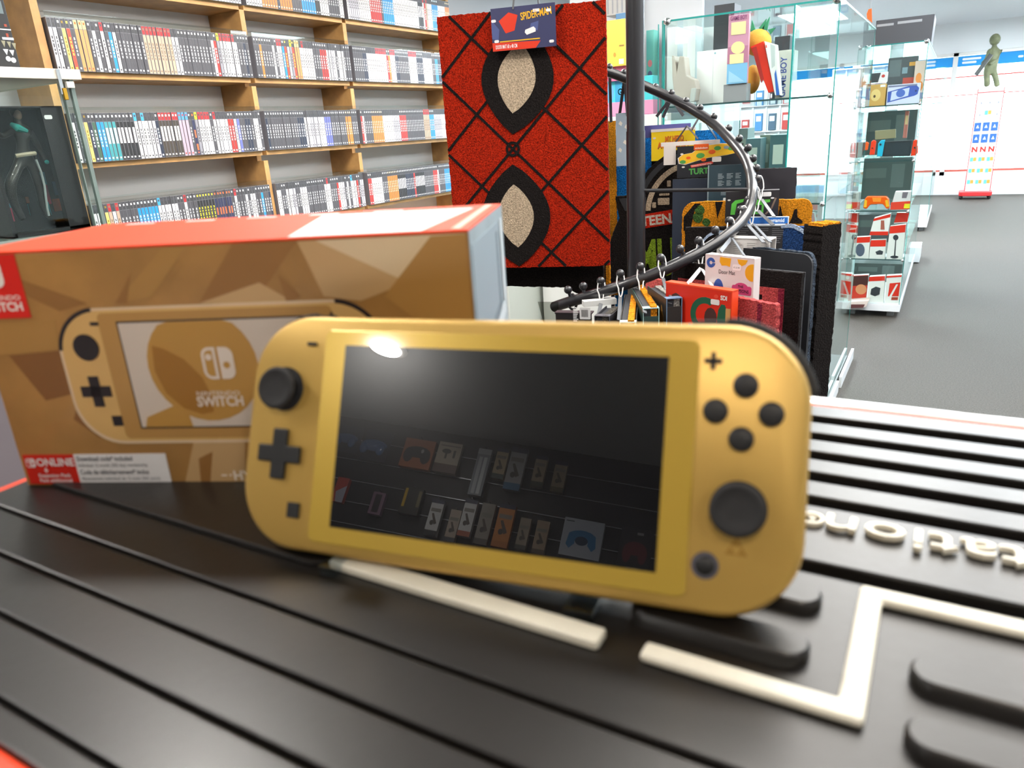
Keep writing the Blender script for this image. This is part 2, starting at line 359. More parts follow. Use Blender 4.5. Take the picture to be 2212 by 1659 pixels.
ROWS = {
 (1, 0): 'LG W K Y OR K OT OT OT K W K WR K B W K K K K K K K TN TN TN TN TN TN TN TN W W K K K K K K K K K K W R YT WR WR WR WR WR W K K N K',
 (2, 0): 'W K W Y N G B B T T T BK BK BK BK BK WB W WB W W LG N KR KR KR KR KR KR P P P K NC YT WR WR WR WR K WR W W W W R R W V K K N N K W W K',
 (3, 0): 'W W TN Y TN W TN K K K K K B B B B B B WB W W W W W K K WR K K K BY BY BY BY BY BY NC NC NC NC NC NC K WR K K K W K W W K K B K K N N',
 (1, 1): 'K K O K K K K W K WR WR B OR W YT OR OT OT W WR W W W W K K K R R R W W LG W K W W W K K K K',
 (2, 1): 'N K K K K K K K K K K K K N N N W W LG LG LG LG W W W V V V K K K K K K K O O O K K K K',
 (3, 1): 'W W K K W W LG LG K K W W W K K K K K K K K W WR W K K K R W W LG K W K WB W W R K LG LG W W'}
ROWN = {0: 'top row', 1: 'upper row', 2: 'middle row', 3: 'lower row'}; BAYN = ['left bay', 'middle bay', 'right bay']
def ordinal(n):
    a = 'first second third fourth fifth sixth seventh eighth ninth tenth eleventh twelfth thirteenth fourteenth fifteenth sixteenth seventeenth eighteenth nineteenth'.split()
    if n <= 19: return a[n - 1]
    t_, u = divmod(n, 10); T = {2: 'twent', 3: 'thirt', 4: 'fort', 5: 'fift', 6: 'sixt'}[t_]
    return T + 'ieth' if u == 0 else T + 'y-' + a[u - 1]
FX = -2.745
for (r, bay), s in ROWS.items():
    st = s.split(); y0, y1 = UPR[bay][1] + .006, UPR[bay + 1][0] - (.004 if not (r < 3) else -.006)
    n = int((y1 - y0) / .0152); n = min(n, len(st), 57 if bay == 0 else 42); pitch = (y1 - y0) / n
    for i in range(n):
        case_obj(st[i], FX + random.uniform(-.002, .002), y0 + pitch * (i + .5), SHZ[r] + H, '%s game case, %s from left, %s, %s' % (STY[st[i]][3], ordinal(i + 1), ROWN[r], BAYN[bay]),
                 'game cases standing on the wooden shelves')
# the remaining rows (farther right, and the top row) as one mass
keys = list(STY); body = [plastic]; ids = {}
for k in keys:
    mm = mats_of(k); ids[k] = (0, len(body), len(body) + 1, len(body) + 2); body += mm[1:]
m = MB(); rnd = random.Random(3)
for r, bay in ((1, 2), (2, 2), (3, 2), (0, 0), (0, 1), (0, 2)):
    y0, y1 = UPR[bay][1] + .006, UPR[bay + 1][0] + .004; n = int((y1 - y0) / .0152); pitch = (y1 - y0) / n; cur = 'K'; left = 0
    for i in range(n):
        if left <= 0:
            cur = rnd.choice(['K'] * 9 + ['W'] * 4 + ['LG', 'LG', 'WR', 'N', 'N', 'R', 'O', 'B', 'TN', 'BK']); left = rnd.randint(1, 6)
        left -= 1
        case_fill(m, Fr((FX, y0 + pitch * (i + .5), SHZ[r]), (0, 1, 0), (0, 0, 1)), .00705, .171, STY[cur][4], ids[cur])
tag(m.build('game_cases', body), 'packed rows of game cases on the farther and topmost shelves', 'game cases', kind='stuff')
TR = [(1, 0), (2, 0), (3, 0), (1, 1), (2, 1), (3, 1), (1, 2), (2, 2), (3, 2), (0, 0), (0, 1), (0, 2)]
for r, bay in TR:                                                   # clear trays hooked over each run
    y0, y1 = UPR[bay][1] + .002, UPR[bay + 1][0]; z = SHZ[r]; m = MB()
    m.box(FX + .003, FX + .0045, y0, y1, z + .172, z + .19); m.box(FX - .12, FX + .003, y0, y1, z + .189, z + .191)
    m.box(SX - .001, FX + .0045, y0, y1, z - .0025, z - .0005)
    tag(m.build('acrylic_tray', CLEAR), 'clear plastic cover over the game cases, %s of the %s' % (ROWN[r], BAYN[bay]), 'plastic tray', 'clear covers over the game cases')
# pale cabinets standing on the floor below
m = MB(); m.box(-2.55, -1.62, 2.74, 3.25, -H, -.44)
tag(m.build('plinth', mat('pale grey laminate', '#c9cdc6', .6), bevel=.004), 'pale grey plinth standing behind the spiral rack', 'plinth')

# ------------------------------------------------------------------ counter and ribbed rubber mat
CZ = -.152
m = MB(); m.box(-.402, 2.3, -.36, .4235, CZ - .05, CZ - .009)
t = thing('counter', 'white shop counter under the black ribbed mat', 'counter', (.3, .05, -H))
m.build('counter_top', mat('glossy white laminate', '#efece8', .25, coat=.6), t, bevel=.003)
MB().box(-.402, 2.3, .4147, .4265, CZ - .0095, CZ - .0012).build('edge_lip', mat('glossy white laminate', '#efece8'), t, bevel=.002)
MB().box(-.39, 2.26, -.3, .38, -H, CZ - .05).build('base_cabinet', mat('warm grey board', '#6d666a', .6), t)
RUB = mat('black rubber', '#191614', .36, spec=.46, coat=.10, coatr=.22, bump=(260, .12, .0006))
RUB2 = mat('black rubber groove', '#0e0d0d', .6)
ORG = mat('orange red rubber edge', '#ee3f12', .45)
CREAM = mat('cream rubber', '#e6e0cf', .5, noise=(60, .05))
t = thing('counter_mat', 'black ribbed rubber counter mat with cream raised lines and orange edging', 'mat', (0, .24, CZ - .009))
XA, XB = -.389, 1.2
MB().box(XA, XB, .075 - .001, .408, CZ - .009, CZ - .0042).build('base_sheet', RUB2, t)
m = MB(); e = .0008
ys = [(.0755, .0975), (.0995, .1203), (.1223, .1435)]
for y0, y1 in ys + [(.2990, .3132), (.3225, .3362), (.3454, .3592), (.3684, .3822), (.3919, .4068), (.2482, .2905)]:
    MB().box(XA + e, XB, y0, y1, CZ - .0045, CZ).build('rib', RUB, t, bevel=.0009)
MB().box(XA, XB, .0655, .0745, CZ - .0075, CZ - .001).build('near_edge', RUB, t, bevel=.0012)
MB().box(XA, XB, .1455, .2403, CZ - .0045, CZ).build('centre_panel', RUB, t, bevel=.0009)
m = MB(Fr((0, 0, CZ))); m.poly(rr(XA + .001, -.1885, .1682, .2402, .009), 0, .0022)
m.build('raised_panel', RUB, t, bevel=.0009)
for nm, (a, b_, c, d) in dict(a=(XA - .011, XB, .0555, .0655), b=(XA - .011, XA, .0655, .409), c=(XA - .011, XB, .409, .4145)).items():
    MB().box(a, b_, c, d, CZ - .009, CZ - .002).build('orange_edge', ORG, t, bevel=.002)
def bar(pts, name='raised_line'):
    m = MB(Fr((0, 0, CZ))); m.poly(pts, 0, .0032); return m.build(name, CREAM, t, bevel=.0014, seg=3)
bar(rr(-.1875, -.0775, .1705, .1785, .001, 2)); 
bar([(-.0645, .1715), (-.0035, .1715), (-.0035, .2285), (.8, .2285), (.8, .2355), (-.0105, .2355), (-.0105, .1785), (-.0645, .1785)])
for u0, u1, v in ((-.075, -.0205, .2215), (-.075, -.0200, .1945), (.0055, .09, .1985), (.0055, .09, .1735)):
    h_ = .0065; m = MB(Fr((0, 0, CZ)))
    m.loft([(rr(u0, u1, v - h_ - .0012, v + h_ + .0012, h_ + .001), 0), (rr(u0, u1, v - h_, v + h_, h_ - .0001), .0032), (rr(u0 + .001, u1 - .001, v - h_ + .001, v + h_ - .001, h_ - .0011), .0042)])
    m.build('raised_pad', RUB, t, smooth=True)
m = MB(Fr((0, 0, CZ)))
fr_ = Fr((0, 0, CZ), (-1, 0, 0), (0, -1, 0)); 
# lettering reads from the far side of the counter; the word ends just beside the console
g = text_geo('PlayStation', .012); 
m.text('PlayStation', .0268, -.2815, .0218, .0004, 0, 'r', sx=1.32, bold=-.002, fr=Fr((0, 0, CZ), (-1, 0, 0), (0, -1, 0)), th=.0022)
f2 = Fr((0, 0, CZ), (-1, 0, 0), (0, -1, 0))
m.text('R', .0321, -.2785, .0042, .0004, 0, 'c', bold=.01, fr=f2, th=.0012)
m.poly(arcband(-.0321, .2768, .0034, .0047, 0, 355, 20), 0, .0018)
m.build('raised_lettering', CREAM, t)

# ------------------------------------------------------------------ handheld console
CO = Vector((-.1292, .1969, -.1036)); CE = Vector((.9882, .1529, .013)); CN = Vector((.1347, -.9049, .4038))
CEY = CN.cross(CE).normalized(); CF = Fr(CO, CE, CEY)
GOLD = mat('gold satin paint', '#cca656', .40, metal=.45, coat=.12, coatr=.35, spec=.5)
GOLDP = mat('gold screen surround', '#caa845', .30, metal=.3, coat=.35, coatr=.08)
CBLK = mat('console black plastic', '#1a1a1b', .5); CTOP = mat('stick rubber', '#232325', .7)
con = thing('handheld_console', 'gold handheld game console leaning upright on the black ribbed mat', 'game console', CF(0, -.0455, -.012))
m = MB(CF); R = .0255; def_r = lambda i: rr(-.104 + i, .104 - i, -.0455 + i, .0455 - i, max(.001, R - i), 12)
m.loft([(def_r(.0028), -.0139), (def_r(.0012), -.0133), (def_r(.0002), -.0118), (def_r(0), -.010), (def_r(0), -.0034), (def_r(.0004), -.0018), (def_r(.0013), -.0006), (def_r(.0026), 0)])
body_o = m.build('body', GOLD, con, smooth=True)
m = MB(CF); m.loft([(rr(-.0704, .0704, -.0407, .0399, .003), 0), (rr(-.0704, .0704, -.0407, .0399, .003), .00035), (rr(-.0701, .0701, -.0404, .0396, .0028), .0006)])
m.build('screen_surround', GOLDP, con)
# screen: black glass, a mirror-like top face with a faint haze
SCR = bpy.data.materials.new('black screen glass'); SCR.use_nodes = True; nt = SCR.node_tree; pb = nt.nodes['Principled BSDF']
pb.inputs['Base Color'].default_value = (.004, .004, .005, 1); pb.inputs['Roughness'].default_value = .23; pb.inputs['Specular IOR Level'].default_value = .45
pb.inputs['Coat Weight'].default_value = 1; pb.inputs['Coat Roughness'].default_value = .004; pb.inputs['Coat IOR'].default_value = 1.75
m = MB(CF); m.box(-.0609, .0609, -.03425, .03425, .0006, .00075); m.build('screen', SCR, con)
def stick(u, v):
    m = MB(CF); m.lathe([(.0086, -.0002), (.0086, .0004), (.0066, .0005)], u, v, 0)
    m.lathe([(.0052, 0), (.005, .003), (.0062, .0036), (.0079, .0045), (.0082, .0056), (.0078, .0064), (.0068, .0067), (.0062, .0062), (.003, .0058), (.0004, .0058)], u, v, 0)
    return m.build('analog_stick', CTOP, con, smooth=True)
stick(-.0873, .0163); stick(.0846, -.0117)
def disc(name, u, v, r, h, mt, parent=con, dome=.0003):
    m = MB(CF); m.lathe([(r, 0), (r, h - .0005), (r - .0005, h), (r * .4, h + dome), (.0002, h + dome)], u, v); return m.build(name, mt, parent, smooth=True)
m = MB(CF)
c_, a_ = .0033, .0098; u, v = -.0866, -.009
m.poly([(u - c_, v - a_), (u + c_, v - a_), (u + c_, v - c_), (u + a_, v - c_), (u + a_, v + c_), (u + c_, v + c_), (u + c_, v + a_), (u - c_, v + a_), (u - c_, v + c_), (u - a_, v + c_), (u - a_, v - c_), (u - c_, v - c_)], 0, .0016)
m.build('direction_pad', CBLK, con, bevel=.0006)
for u, v in ((.0848, .0262), (.0762, .0178), (.0927, .0178), (.0843, .0096)): disc('face_button', u, v, .0038, .0016, CBLK)
m = MB(CF); m.poly(rr(-.0807, -.0752, -.0329, -.0270, .0004), 0, .0009); m.build('capture_button', CBLK, con, bevel=.0003)
m = MB(CF); m.box(-.0785, -.0742, .0336, .0350, 0, .0008); m.build('minus_button', CBLK, con, bevel=.0003)
m = MB(CF); m.box(.0719, .0773, .0328, .0342, 0, .0008).box(.0739, .0753, .0308, .0362, 0, .0008); m.build('plus_button', CBLK, con)
hm = disc('home_button', .0757, -.0300, .0029, .0012, CBLK)
m = MB(CF); m.lathe([(.0042, -.0001), (.0042, .0003), (.0032, .0003)], .0757, -.03); m.build('button_ring', mat('grey ring', '#54525a', .4), hm, smooth=True)
m = MB(CF); s3 = .0033; tu, tv = .0846, -.0258
for du, dv in ((0, s3 * .87), (-s3 / 2 * 1.05, 0), (s3 / 2 * 1.05, 0)): m.poly([(tu + du - s3 / 2, tv + dv), (tu + du + s3 / 2, tv + dv), (tu + du, tv + dv + s3 * .83)], 0, .0002)
m.build('triangle_emblem', mat('darker gold print', '#9a7424', .5), con)
def shoulder(sg):
    m = MB(CF); cu, cv = sg * (.104 - R), .0455 - R; a0, a1 = (92, 12) if sg > 0 else (92, 166)
    m.poly(arcband(cu, cv, R - .003, R + (.0026 if sg > 0 else .0018), min(a0, a1), max(a0, a1), 20), -.0125, -.0052)
    if sg > 0: m.box(cu - .012, cu + .001, cv + R - .003, cv + R + .0017, -.0125, -.0052)
    else: m.box(cu - .001, cu + .008, cv + R - .003, cv + R + .0009, -.0125, -.0052)
    m.build('shoulder_button', CBLK, con, bevel=.0005)
shoulder(1); shoulder(-1)
# clear acrylic display stand under the console
ACR = glass_mat('clear acrylic', '#d4dade', .35)
st = thing('display_stand', 'clear acrylic stand holding the gold console upright', 'display stand', CF(0, -.05, -.02))
g0 = Fr((CO.x, CO.y, CZ + .0002), (CE.x, CE.y, 0), (0, 0, 1))
b0 = (CF(0, -.0455, -.0139) - g0.o).dot(-g0.ez) - .000
for u, hw in ((-.0585, .0035), (.0375, .0052)): MB(g0).box(u - hw, u + hw, .0001, .0042, -b0 - .03, -b0 + .0175).build('foot', ACR, st, bevel=.0008)
MB(g0).box(-.055, .036, .0005, .0025, -b0 - .04, -b0 - .016).build('base_plate', ACR, st)
MB(g0).box(-.055, .036, .0025, .035, -b0 - .047, -b0 - .044).build('back_plate', ACR, st)

# ------------------------------------------------------------------ console box
p0 = on(60, 1050, (0, 0, CZ), (0, 0, 1)); dr = Vector((.9188, .3947, 0)); BF = Fr(p0, dr, (0, 0, 1)); BW, BH, BD = .2317, .1145, .107
bx = thing('console_box', 'tan printed cardboard box with orange lid standing behind the gold console', 'box', BF(BW / 2, 0, -BD / 2))
KR = mat('tan printed card', '#a67a42', .42, noise=(26, .14), coat=.15)
LID = mat('orange printed lid', '#e43e06', .6, spec=.18); SIDE = mat('grey printed card', '#93a3ab', .45, noise=(40, .1), coat=.2)
m = MB(BF); m.box(0, BW, 0, BH, -BD, 0); ob = m.build('carton', [KR], bx, bevel=.0008)
m = MB(BF); m.box(-.0002, BW + .0002, BH - .0001, BH + .0009, -BD, .0004).build('lid', LID, bx, bevel=.0004)
q = lambda *pts: [BF.uv(x, y) for x, y in pts]
def clampu(pts): return [(min(max(a, .0004), BW - .0004), min(max(b_, .0008), BH - .0006)) for a, b_ in pts]
for i, (pts, c) in enumerate([
    (((500, 520), (640, 510), (560, 640), (430, 655)), 1), (((640, 508), (1003, 500), (1003, 560), (780, 650), (700, 640)), 3), (((680, 510), (1003, 498), (1003, 540), (860, 600)), 4),
    (((350, 530), (400, 525), (330, 640), (250, 655)), 2), (((35, 600), (190, 655), (130, 672), (60, 640)), 1), (((20, 768), (130, 757), (160, 850), (100, 865)), 0),
    (((430, 655), (560, 610), (640, 655)), 3), (((930, 510), (1003, 505), (1020, 690), (900, 690), (830, 640)), 2), (((-40, 700), (120, 690), (130, 755), (0, 768)), 2),
    (((250, 655), (282, 590), (275, 655)), 1), (((620, 655), (600, 590), (650, 640)), 1), (((420, 950), (530, 950), (530, 1045), (400, 1045)), 3), (((430, 990), (460, 975), (455, 1045), (435, 1045)), 1),
    (((170, 870), (240, 940), (215, 945), (160, 905)), 0)]):
    MB(BF).poly(clampu(q(*pts)), .0001 + i * .00001, .00018 + i * .00001).build('facet_print', P(('#83572c', '#926634', '#a87d42', '#bf9b6c', '#d6bf9c')[c]), bx)
# printed picture of the console
uL = (q((130, 720))[0][0] + q((166, 880))[0][0]) / 2; vT = q((400, 664))[0][1]; vB = q((400, 950))[0][1]; uR = q((818, 700))[0][0] + .001
m = MB(BF); W1, W2, W3, W4 = .00035, .0005, .00062, .00075
m.poly(rr(uL - .0016, uR + .001, vB - .0014, vT + .0012, .0215, 10), .0002, W1, 0)
m.poly(rr(uL - .0003, uR, vB, vT, .021, 10), W1, W2 - .0001, 1)
sL = (q((253, 697))[0][0] + q((312, 921))[0][0]) / 2; sT = q((400, 693))[0][1]; sB = q((400, 920))[0][1]; sR = uR - (sL - uL)
m.poly(rr(sL - .0095, sR + .0095, vB + .0012, vT - .0012, .0025), W2 - .0001, W2, 2)
m.box(sL - .0008, sR + .0008, sB - .0008, sT + .0008, W2, W3, 3).box(sL, sR, sB, sT, W3, W4, 4)
cu, cv = q((440, 790))[0]
def clipc(pts): return [(min(max(a, sL), sR), min(max(b_, sB), sT)) for a, b_ in pts]
m.poly(clipc(circ(cu, cv, .0265, 30)), W4, W4 + .0001, 5)
m.poly(clipc(q((330, 745), (355, 752), (400, 775), (440, 815), (462, 860), (464, 888), (440, 893), (400, 880), (362, 848), (337, 800))), W4 + .0001, W4 + .0002, 6)
m.poly(clipc([q((320, 900))[0], q((400, 865))[0], q((420, 921))[0], q((318, 921))[0]]), W4, W4 + .00015, 5)
for (px, py), k in (((188, 750), 'c'), ((210, 845), 'd'), ((256, 908), 's'), ((205, 699), 'm'), ((718, 683), 'p')):
    u, v = q((px, py))[0]
    if k == 'c': m.poly(circ(u, v, .0063, 20), W2, W4 + .0002, 3)
    if k == 'd': m.box(u - .0075, u + .0075, v - .0026, v + .0026, W2, W4, 3).box(u - .0026, u + .0026, v - .0075, v + .0075, W2, W4, 3)
    if k == 's': m.box(u - .0025, u + .0025, v - .0025, v + .0025, W2, W4, 3)
    if k == 'm': m.box(u - .002, u + .002, v - .0008, v + .0008, W2, W4, 3)
    if k == 'p': m.box(u - .002, u + .002, v - .0006, v + .0006, W2, W4, 3).box(u - .0006, u + .0006, v - .002, v + .002, W2, W4, 3)
m.poly(arcband(uL + .0207, vT - .021, .0207, .0226, 95, 172, 12), .0002, W2, 3)
m.poly(arcband(uR - .021, vT - .021, .0207, .0226, 15, 85, 12), .0002, W2, 3)
m.build('console_picture', [P('#d9c0a0'), P('#d2a968'), P('#b28648'), P('#231d22'), P('#cdbfb2'), P('#b5873c'), P('#9b6a1e')], bx)
def switch_logo(m, u, v, h, w, mi, bgmi, W=.0002):                 # the paired-controller emblem: outlined left half, solid right half
    hw = h * .5; g_ = h * .045; r = h * .26
    m.poly(rr(u - hw, u - g_, v - h / 2, v + h / 2, (r, .0001, .0001, r)), w, w + W, mi)
    k = h * .09; m.poly(rr(u - hw + k, u - g_ - k, v - h / 2 + k, v + h / 2 - k, (r - k, .0001, .0001, r - k)), w + W, w + W * 1.3, bgmi)
    m.poly(circ(u - hw * .55, v + h * .2, h * .1, 14), w + W * 1.3, w + W * 1.6, mi)
    m.poly(rr(u + g_, u + hw, v - h / 2, v + h / 2, (.0001, r, r, .0001)), w, w + W, mi)
    m.poly(circ(u + hw * .52, v - h * .06, h * .11, 14), w + W, w + W * 1.5, bgmi)
m = MB(BF); u, v = q((474, 783))[0]; switch_logo(m, u, v, .0150, W4 + .0002, 0, 1)
u0, v0 = q((428, 852))[0]
m.text('NINTENDO', u0, v0 - .0003, .0030, W4 + .0003, 0, sx=1.35, bold=.01); u0, v0 = q((430, 874))[0]
m.text('SWITCH', u0, v0 - .0004, .0066, W4 + .0003, 0, sx=1.0, bold=.03, width=.0225)
m.build('picture_emblem', [P('#ddd0c4'), P('#b5873c')], bx)
# red emblem panel, top left
u1, v1 = q((38, 548))[0]; u2, v2 = q((62, 686))[0]; ue = (u1 + u2) / 2
m = MB(BF); m.box(.0006, ue, v2, BH - .0004, .0002, .0005, 0); uc = ue / 2
switch_logo(m, uc - .0005, v2 + .0205, .0125, .0005, 1, 0)
m.text('NINTENDO', ue - .0026, v2 + .0085, .0031, .0006, 1, 'r', bold=.01, width=ue - .0065); m.text('SWITCH', ue - .0026, v2 + .0035, .0056, .0006, 1, 'r', bold=.03, width=ue - .0065)
m.build('red_emblem_panel', [P('#d81f14'), P('#eee6e0')], bx)
# online label
A_, B_, C_, D_ = q((52, 982), (160, 981), (175, 1043), (65, 1046)); ax = (A_[0] + D_[0]) / 2; bx_ = (B_[0] + C_[0]) / 2; tv = (A_[1] + B_[1]) / 2; bv = (C_[1] + D_[1]) / 2
cx_ = (q((358, 981))[0][0] + q((372, 1040))[0][0]) / 2
m = MB(BF); m.box(ax, bx_, bv, tv, .0002, .0005, 0).box(bx_, cx_, bv + .0006, tv, .0002, .0005, 1)
hh = tv - bv
switch_logo(m, ax + .0035, tv - hh * .27, .0048, .0005, 1, 0); m.text('ONLINE', ax + .0066, tv - hh * .37, .0055, .0006, 1, bold=.03, width=bx_ - ax - .0072)
m.poly([(ax + .0095, tv - hh * .53), (ax + .0107, tv - hh * .49), (ax + .0119, tv - hh * .53), (ax + .0107, tv - hh * .57)], .0005, .0007, 1).box(ax + .0104, ax + .011, tv - hh * .6, tv - hh * .44, .0005, .0007, 1)
m.text('Expansion Pack', (ax + bx_) / 2 + .001, bv + hh * .24, .0028, .0006, 1, 'c', bold=.015, width=.0172); m.text('Pack additionnel', (ax + bx_) / 2 + .001, bv + hh * .07, .0028, .0006, 1, 'c', bold=.015, width=.0172)
for k, (tx, bo, sz, wd) in enumerate((('Download code* included', .02, .0034, .029), ('Individual 12 month (365 day) membership', .0, .0026, .036), ('Code de téléchargement* inclus', .02, .0034, .036), ('Abonnement individuel de 12 mois (365 jours)', .0, .0026, .041))):
    m.text(tx, bx_ + .0014, tv - hh * (.22 + .2 * k + (.05 if k > 1 else 0)), sz, .0006, 2, bold=bo, width=wd)
m.build('online_label', [P('#c8200f'), P('#e2dfdf'), P('#3c3c46')], bx)
u, v = q((508, 1036))[0]
m = MB(BF); m.text('HYRULE EDITION', u, v, .0068, .0003, 0, bold=.02); m.box(u - .0062, u - .0035, v + .0022, v + .0028, .0003, .0005).box(u - .002, u - .0012, v + .0022, v + .003, .0003, .0005)
m.build('edition_lettering', [P('#efe6da')], bx)
# lid prints and the grey end panel
LF = Fr(BF(0, BH + .0009, 0), dr, BF(0, 0, -1) - BF(0, 0, 0)); LF.ez = Vector((0, 0, 1))
m = MB(LF); lq = lambda x, y: LF.uv(x, y)
a1, a2, a3, a4 = lq(622, 513), lq(1000, 497), lq(1040, 458), lq(700, 466)
m.poly([a1, (BW - .02, a1[1]), (BW - .012, .088), (a4[0], .088)], 0, .0003, 0)
for k in range(5): m.box(.02 + .036 * k, .036 + .036 * k, .094, .098, 0, .0002, 0)
m.box(BW - .0075, BW - .004, .004, BD - .004, 0, .0002, 1)
m.build('lid_print', [P('#e6e0e0'), P('#f0a088')], bx)
SF = Fr(BF(BW, 0, 0), BF(0, 0, -1) - BF(0, 0, 0), (0, 0, 1))
m = MB(SF); m.box(0, BD, 0, BH, .0001, .0005, 0)
m.poly([(.003, BH - .006), (.086, BH - .006), (.086, .062), (.060, .052), (.003, .052)], .0005, .0008, 1)
m.strip([(.095, BH - .008), (.095, .062), (.004, .046)], .008, .0008, .001, 2); m.box(.004, .05, .004, .040, .0005, .0009, 2); m.box(.028, .036, .022, .034, .0009, .001, 3)
m.strip([(.078, BH - .012), (.078, .066), (.008, .056)], .006, .0008, .00095, 5)
for k in range(13): m.strip([(.056 + .0, .003 + k * .0035), (.104, .018 + k * .0035)], .0012, .0005, .0006, 4)
m.build('end_panel', [SIDE, P('#8796a0'), P('#c9d2d8'), P('#55606a'), P('#a9b4ba'), P('#6c7c86')], bx)

# ------------------------------------------------------------------ white glass display tower at the left
TX = -1.6
t = thing('display_tower', 'white-topped glass display tower at the left with a boxed figure inside', 'display cabinet', (-1.8, .75, -H))
TW = mat('cream white board', '#e9e2d6', .5)
m = MB(); m.box(-2.02, TX, .42, 1.0075, .157, .177); m.build('top_rail', TW, t, bevel=.001)
for nm, a in (('front_pane', (TX - .012, TX - .008, .42, .985, -.145, .157)), ('end_pane', (-2.0, TX - .008, .985, .989, -.145, .157))):
    x0, x1, y0, y1, z0, z1 = a; MB().box(*a).build(nm, GLASS, t)
m = MB(); m.box(TX - .014, TX - .006, .983, .991, -.145, .157).box(TX - .0145, TX - .0055, .965, .967, -.145, .157)
m.build('pane_edge', mat('grey glass edge', '#7f8f8a', .2), t)
m = MB(); m.box(-2.0, TX - .004, .42, .992, -.152, -.144); m.build('glass_shelf', mat('shelf glass', '#8a9a94', .2, coat=.4), t)
for y0, y1 in ((.42, .853), (.857, .99)): MB().box(-2.0, TX - .002, y0, y1, -.25, -.158).build('drawer_front', mat('white board', '#dfe2e4', .5), t, bevel=.001)
MB().box(-1.99, TX - .01, .43, .985, -H, -.251).build('base', mat('mauve grey board', '#7a7176', .6), t)
MB().box(-2.004, -2.0, .42, .989, -.145, .157).build('back_pane', GLASS, t); MB().box(-2.02, -2.0, .42, .99, -H, -.158).build('back_panel', mat('oak laminate side', '#a8702f'), t)
m = MB(); m.box(TX + .0005, TX + .004, .955, .962, .128, .176).build('lock_plate', CHROME, t)
m = MB(); m.box(TX + .0005, TX + .006, .958, .9665, .117, .140); m.build('lock_barrel', mat('brass', '#b98f34', .3, metal=1), t, bevel=.001)
m = MB(); m.box(TX - .006, TX + .001, .972, .988, .141, .153); m.build('door_clip', TW, t)
# boxed action figure
DF = Fr((-1.625, 0, 0), (0, 1, 0), (0, 0, 1)); bl, br_, tr = DF.uv(24, 491), DF.uv(190, 469), DF.uv(134, 229)
u0, u1, v0, v1 = bl[0], (br_[0] + tr[0]) / 2, -.1425, tr[1]
t = thing('figure_box', 'black window box with a boxed figure standing in the glass tower', 'toy box', DF((u0 + u1) / 2, v0, -.05))
BKC = P('#141213', .35); m = MB(DF)
for a in ((u0, u1, v0, v0 + .003, -.09, 0), (u0, u1, v1 - .003, v1, -.09, 0), (u0, u0 + .003, v0, v1, -.09, 0), (u1 - .003, u1, v0, v1, -.09, 0), (u0, u1, v0, v1, -.093, -.09), (u0 + .003, u0 + .008, v0, v1, -.002, 0), (u0 + .003, u1, v0 + .003, v0 + .008, -.002, 0), (u1 - .045, u1 - .003, v0, v1, -.0015, 0)): m.box(*a, 0)
m.build('carton', BKC, t)
m = MB(DF); dq = lambda x, y: DF.uv(x, y, -.06)
for i, (x0, y0, x1, y1) in enumerate(((98, 400, 128, 440), (105, 437, 128, 465), (128, 430, 150, 455), (95, 372, 118, 398), (128, 392, 150, 420), (150, 400, 165, 445), (32, 450, 48, 478), (75, 440, 82, 465), (70, 425, 80, 438), (30, 440, 44, 448), (95, 330, 110, 380))):
    a, b2 = dq(x0, y0), dq(x1, y1); m.box(a[0], b2[0], b2[1], a[1], -.0899, -.0885 + i * .0001, i % 6)
m.build('backdrop_print', [P('#b03a58'), P('#56a8b8'), P('#a8532c'), P('#3f7f98'), P('#27405a'), P('#8a4426')], t)
MB(DF).box(u0 + .008, u1 - .045, v0 + .008, v1 - .003, -.0012, -.0009).build('clear_window', CLEAR, t)
a = DF.uv(104, 253); m = MB(DF); m.poly(rr(a[0] - .008, a[0] + .008, a[1] - .004, a[1] + .004, .003), .0002, .0006); m.build('price_sticker', STICK, t)
def figure(name, label, cat, joints, edges, mt, group=None, sub=1, root=0):
    me = bpy.data.meshes.new(name); ob = bpy.data.objects.new(name, me); col.objects.link(ob)
    V = [Vector((p[0], p[1], p[2] + H)) for p, r in joints]; b = Vector((V[root].x, V[root].y, min(v.z for v in V)))
    bm = bmesh.new(); L = bm.verts.layers.skin.verify(); vs = []
    for p, (q_, r) in zip(V, joints):
        v = bm.verts.new(p - b); v[L].radius = (r, r) if not isinstance(r, tuple) else r; vs.append(v)
    vs[root][L].use_root = True
    for i, j in edges: bm.edges.new((vs[i], vs[j]))
    bm.to_mesh(me); bm.free(); me.materials.append(mt); ob.location = b; base[ob.name] = b
    ob.modifiers.new('skin', 'SKIN').use_smooth_shade = True; s_ = ob.modifiers.new('sub', 'SUBSURF'); s_.levels = sub; s_.render_levels = sub
    if label: tag(ob, label, cat, group)
    return ob
def fj(lst, w=-.04): return [((*DF(*DF.uv(x, y, w + dw), w + dw),), r) for x, y, dw, r in lst]
J = fj([(52, 338, 0, .013), (48, 305, 0, .012), (46, 280, 0, .015), (40, 266, 0, .006), (36, 246, 0, .010),
        (26, 282, 0, .008), (5, 295, .006, .006), (-12, 285, .02, .005), (64, 284, 0, .008), (82, 315, .004, .006), (101, 352, .01, .004),
        (42, 352, 0, .011), (20, 400, .012, .012), (30, 440, .006, .009), (50, 476, 0, .008), (66, 350, 0, .010), (84, 400, 0, .009), (92, 445, 0, .008), (108, 472, .004, .007)])
fg = figure('action_figure', 'dark-coated action figure with a teal scarf inside the black window box', 'action figure', J,
    [(0, 1), (1, 2), (2, 3), (3, 4), (2, 5), (5, 6), (6, 7), (2, 8), (8, 9), (9, 10), (0, 11), (11, 12), (12, 13), (13, 14), (0, 15), (15, 16), (16, 17), (17, 18)], mat('black vinyl coat', '#2c2826', .28))
def fpt(x, y, w): return DF(*DF.uv(x, y, w), w)
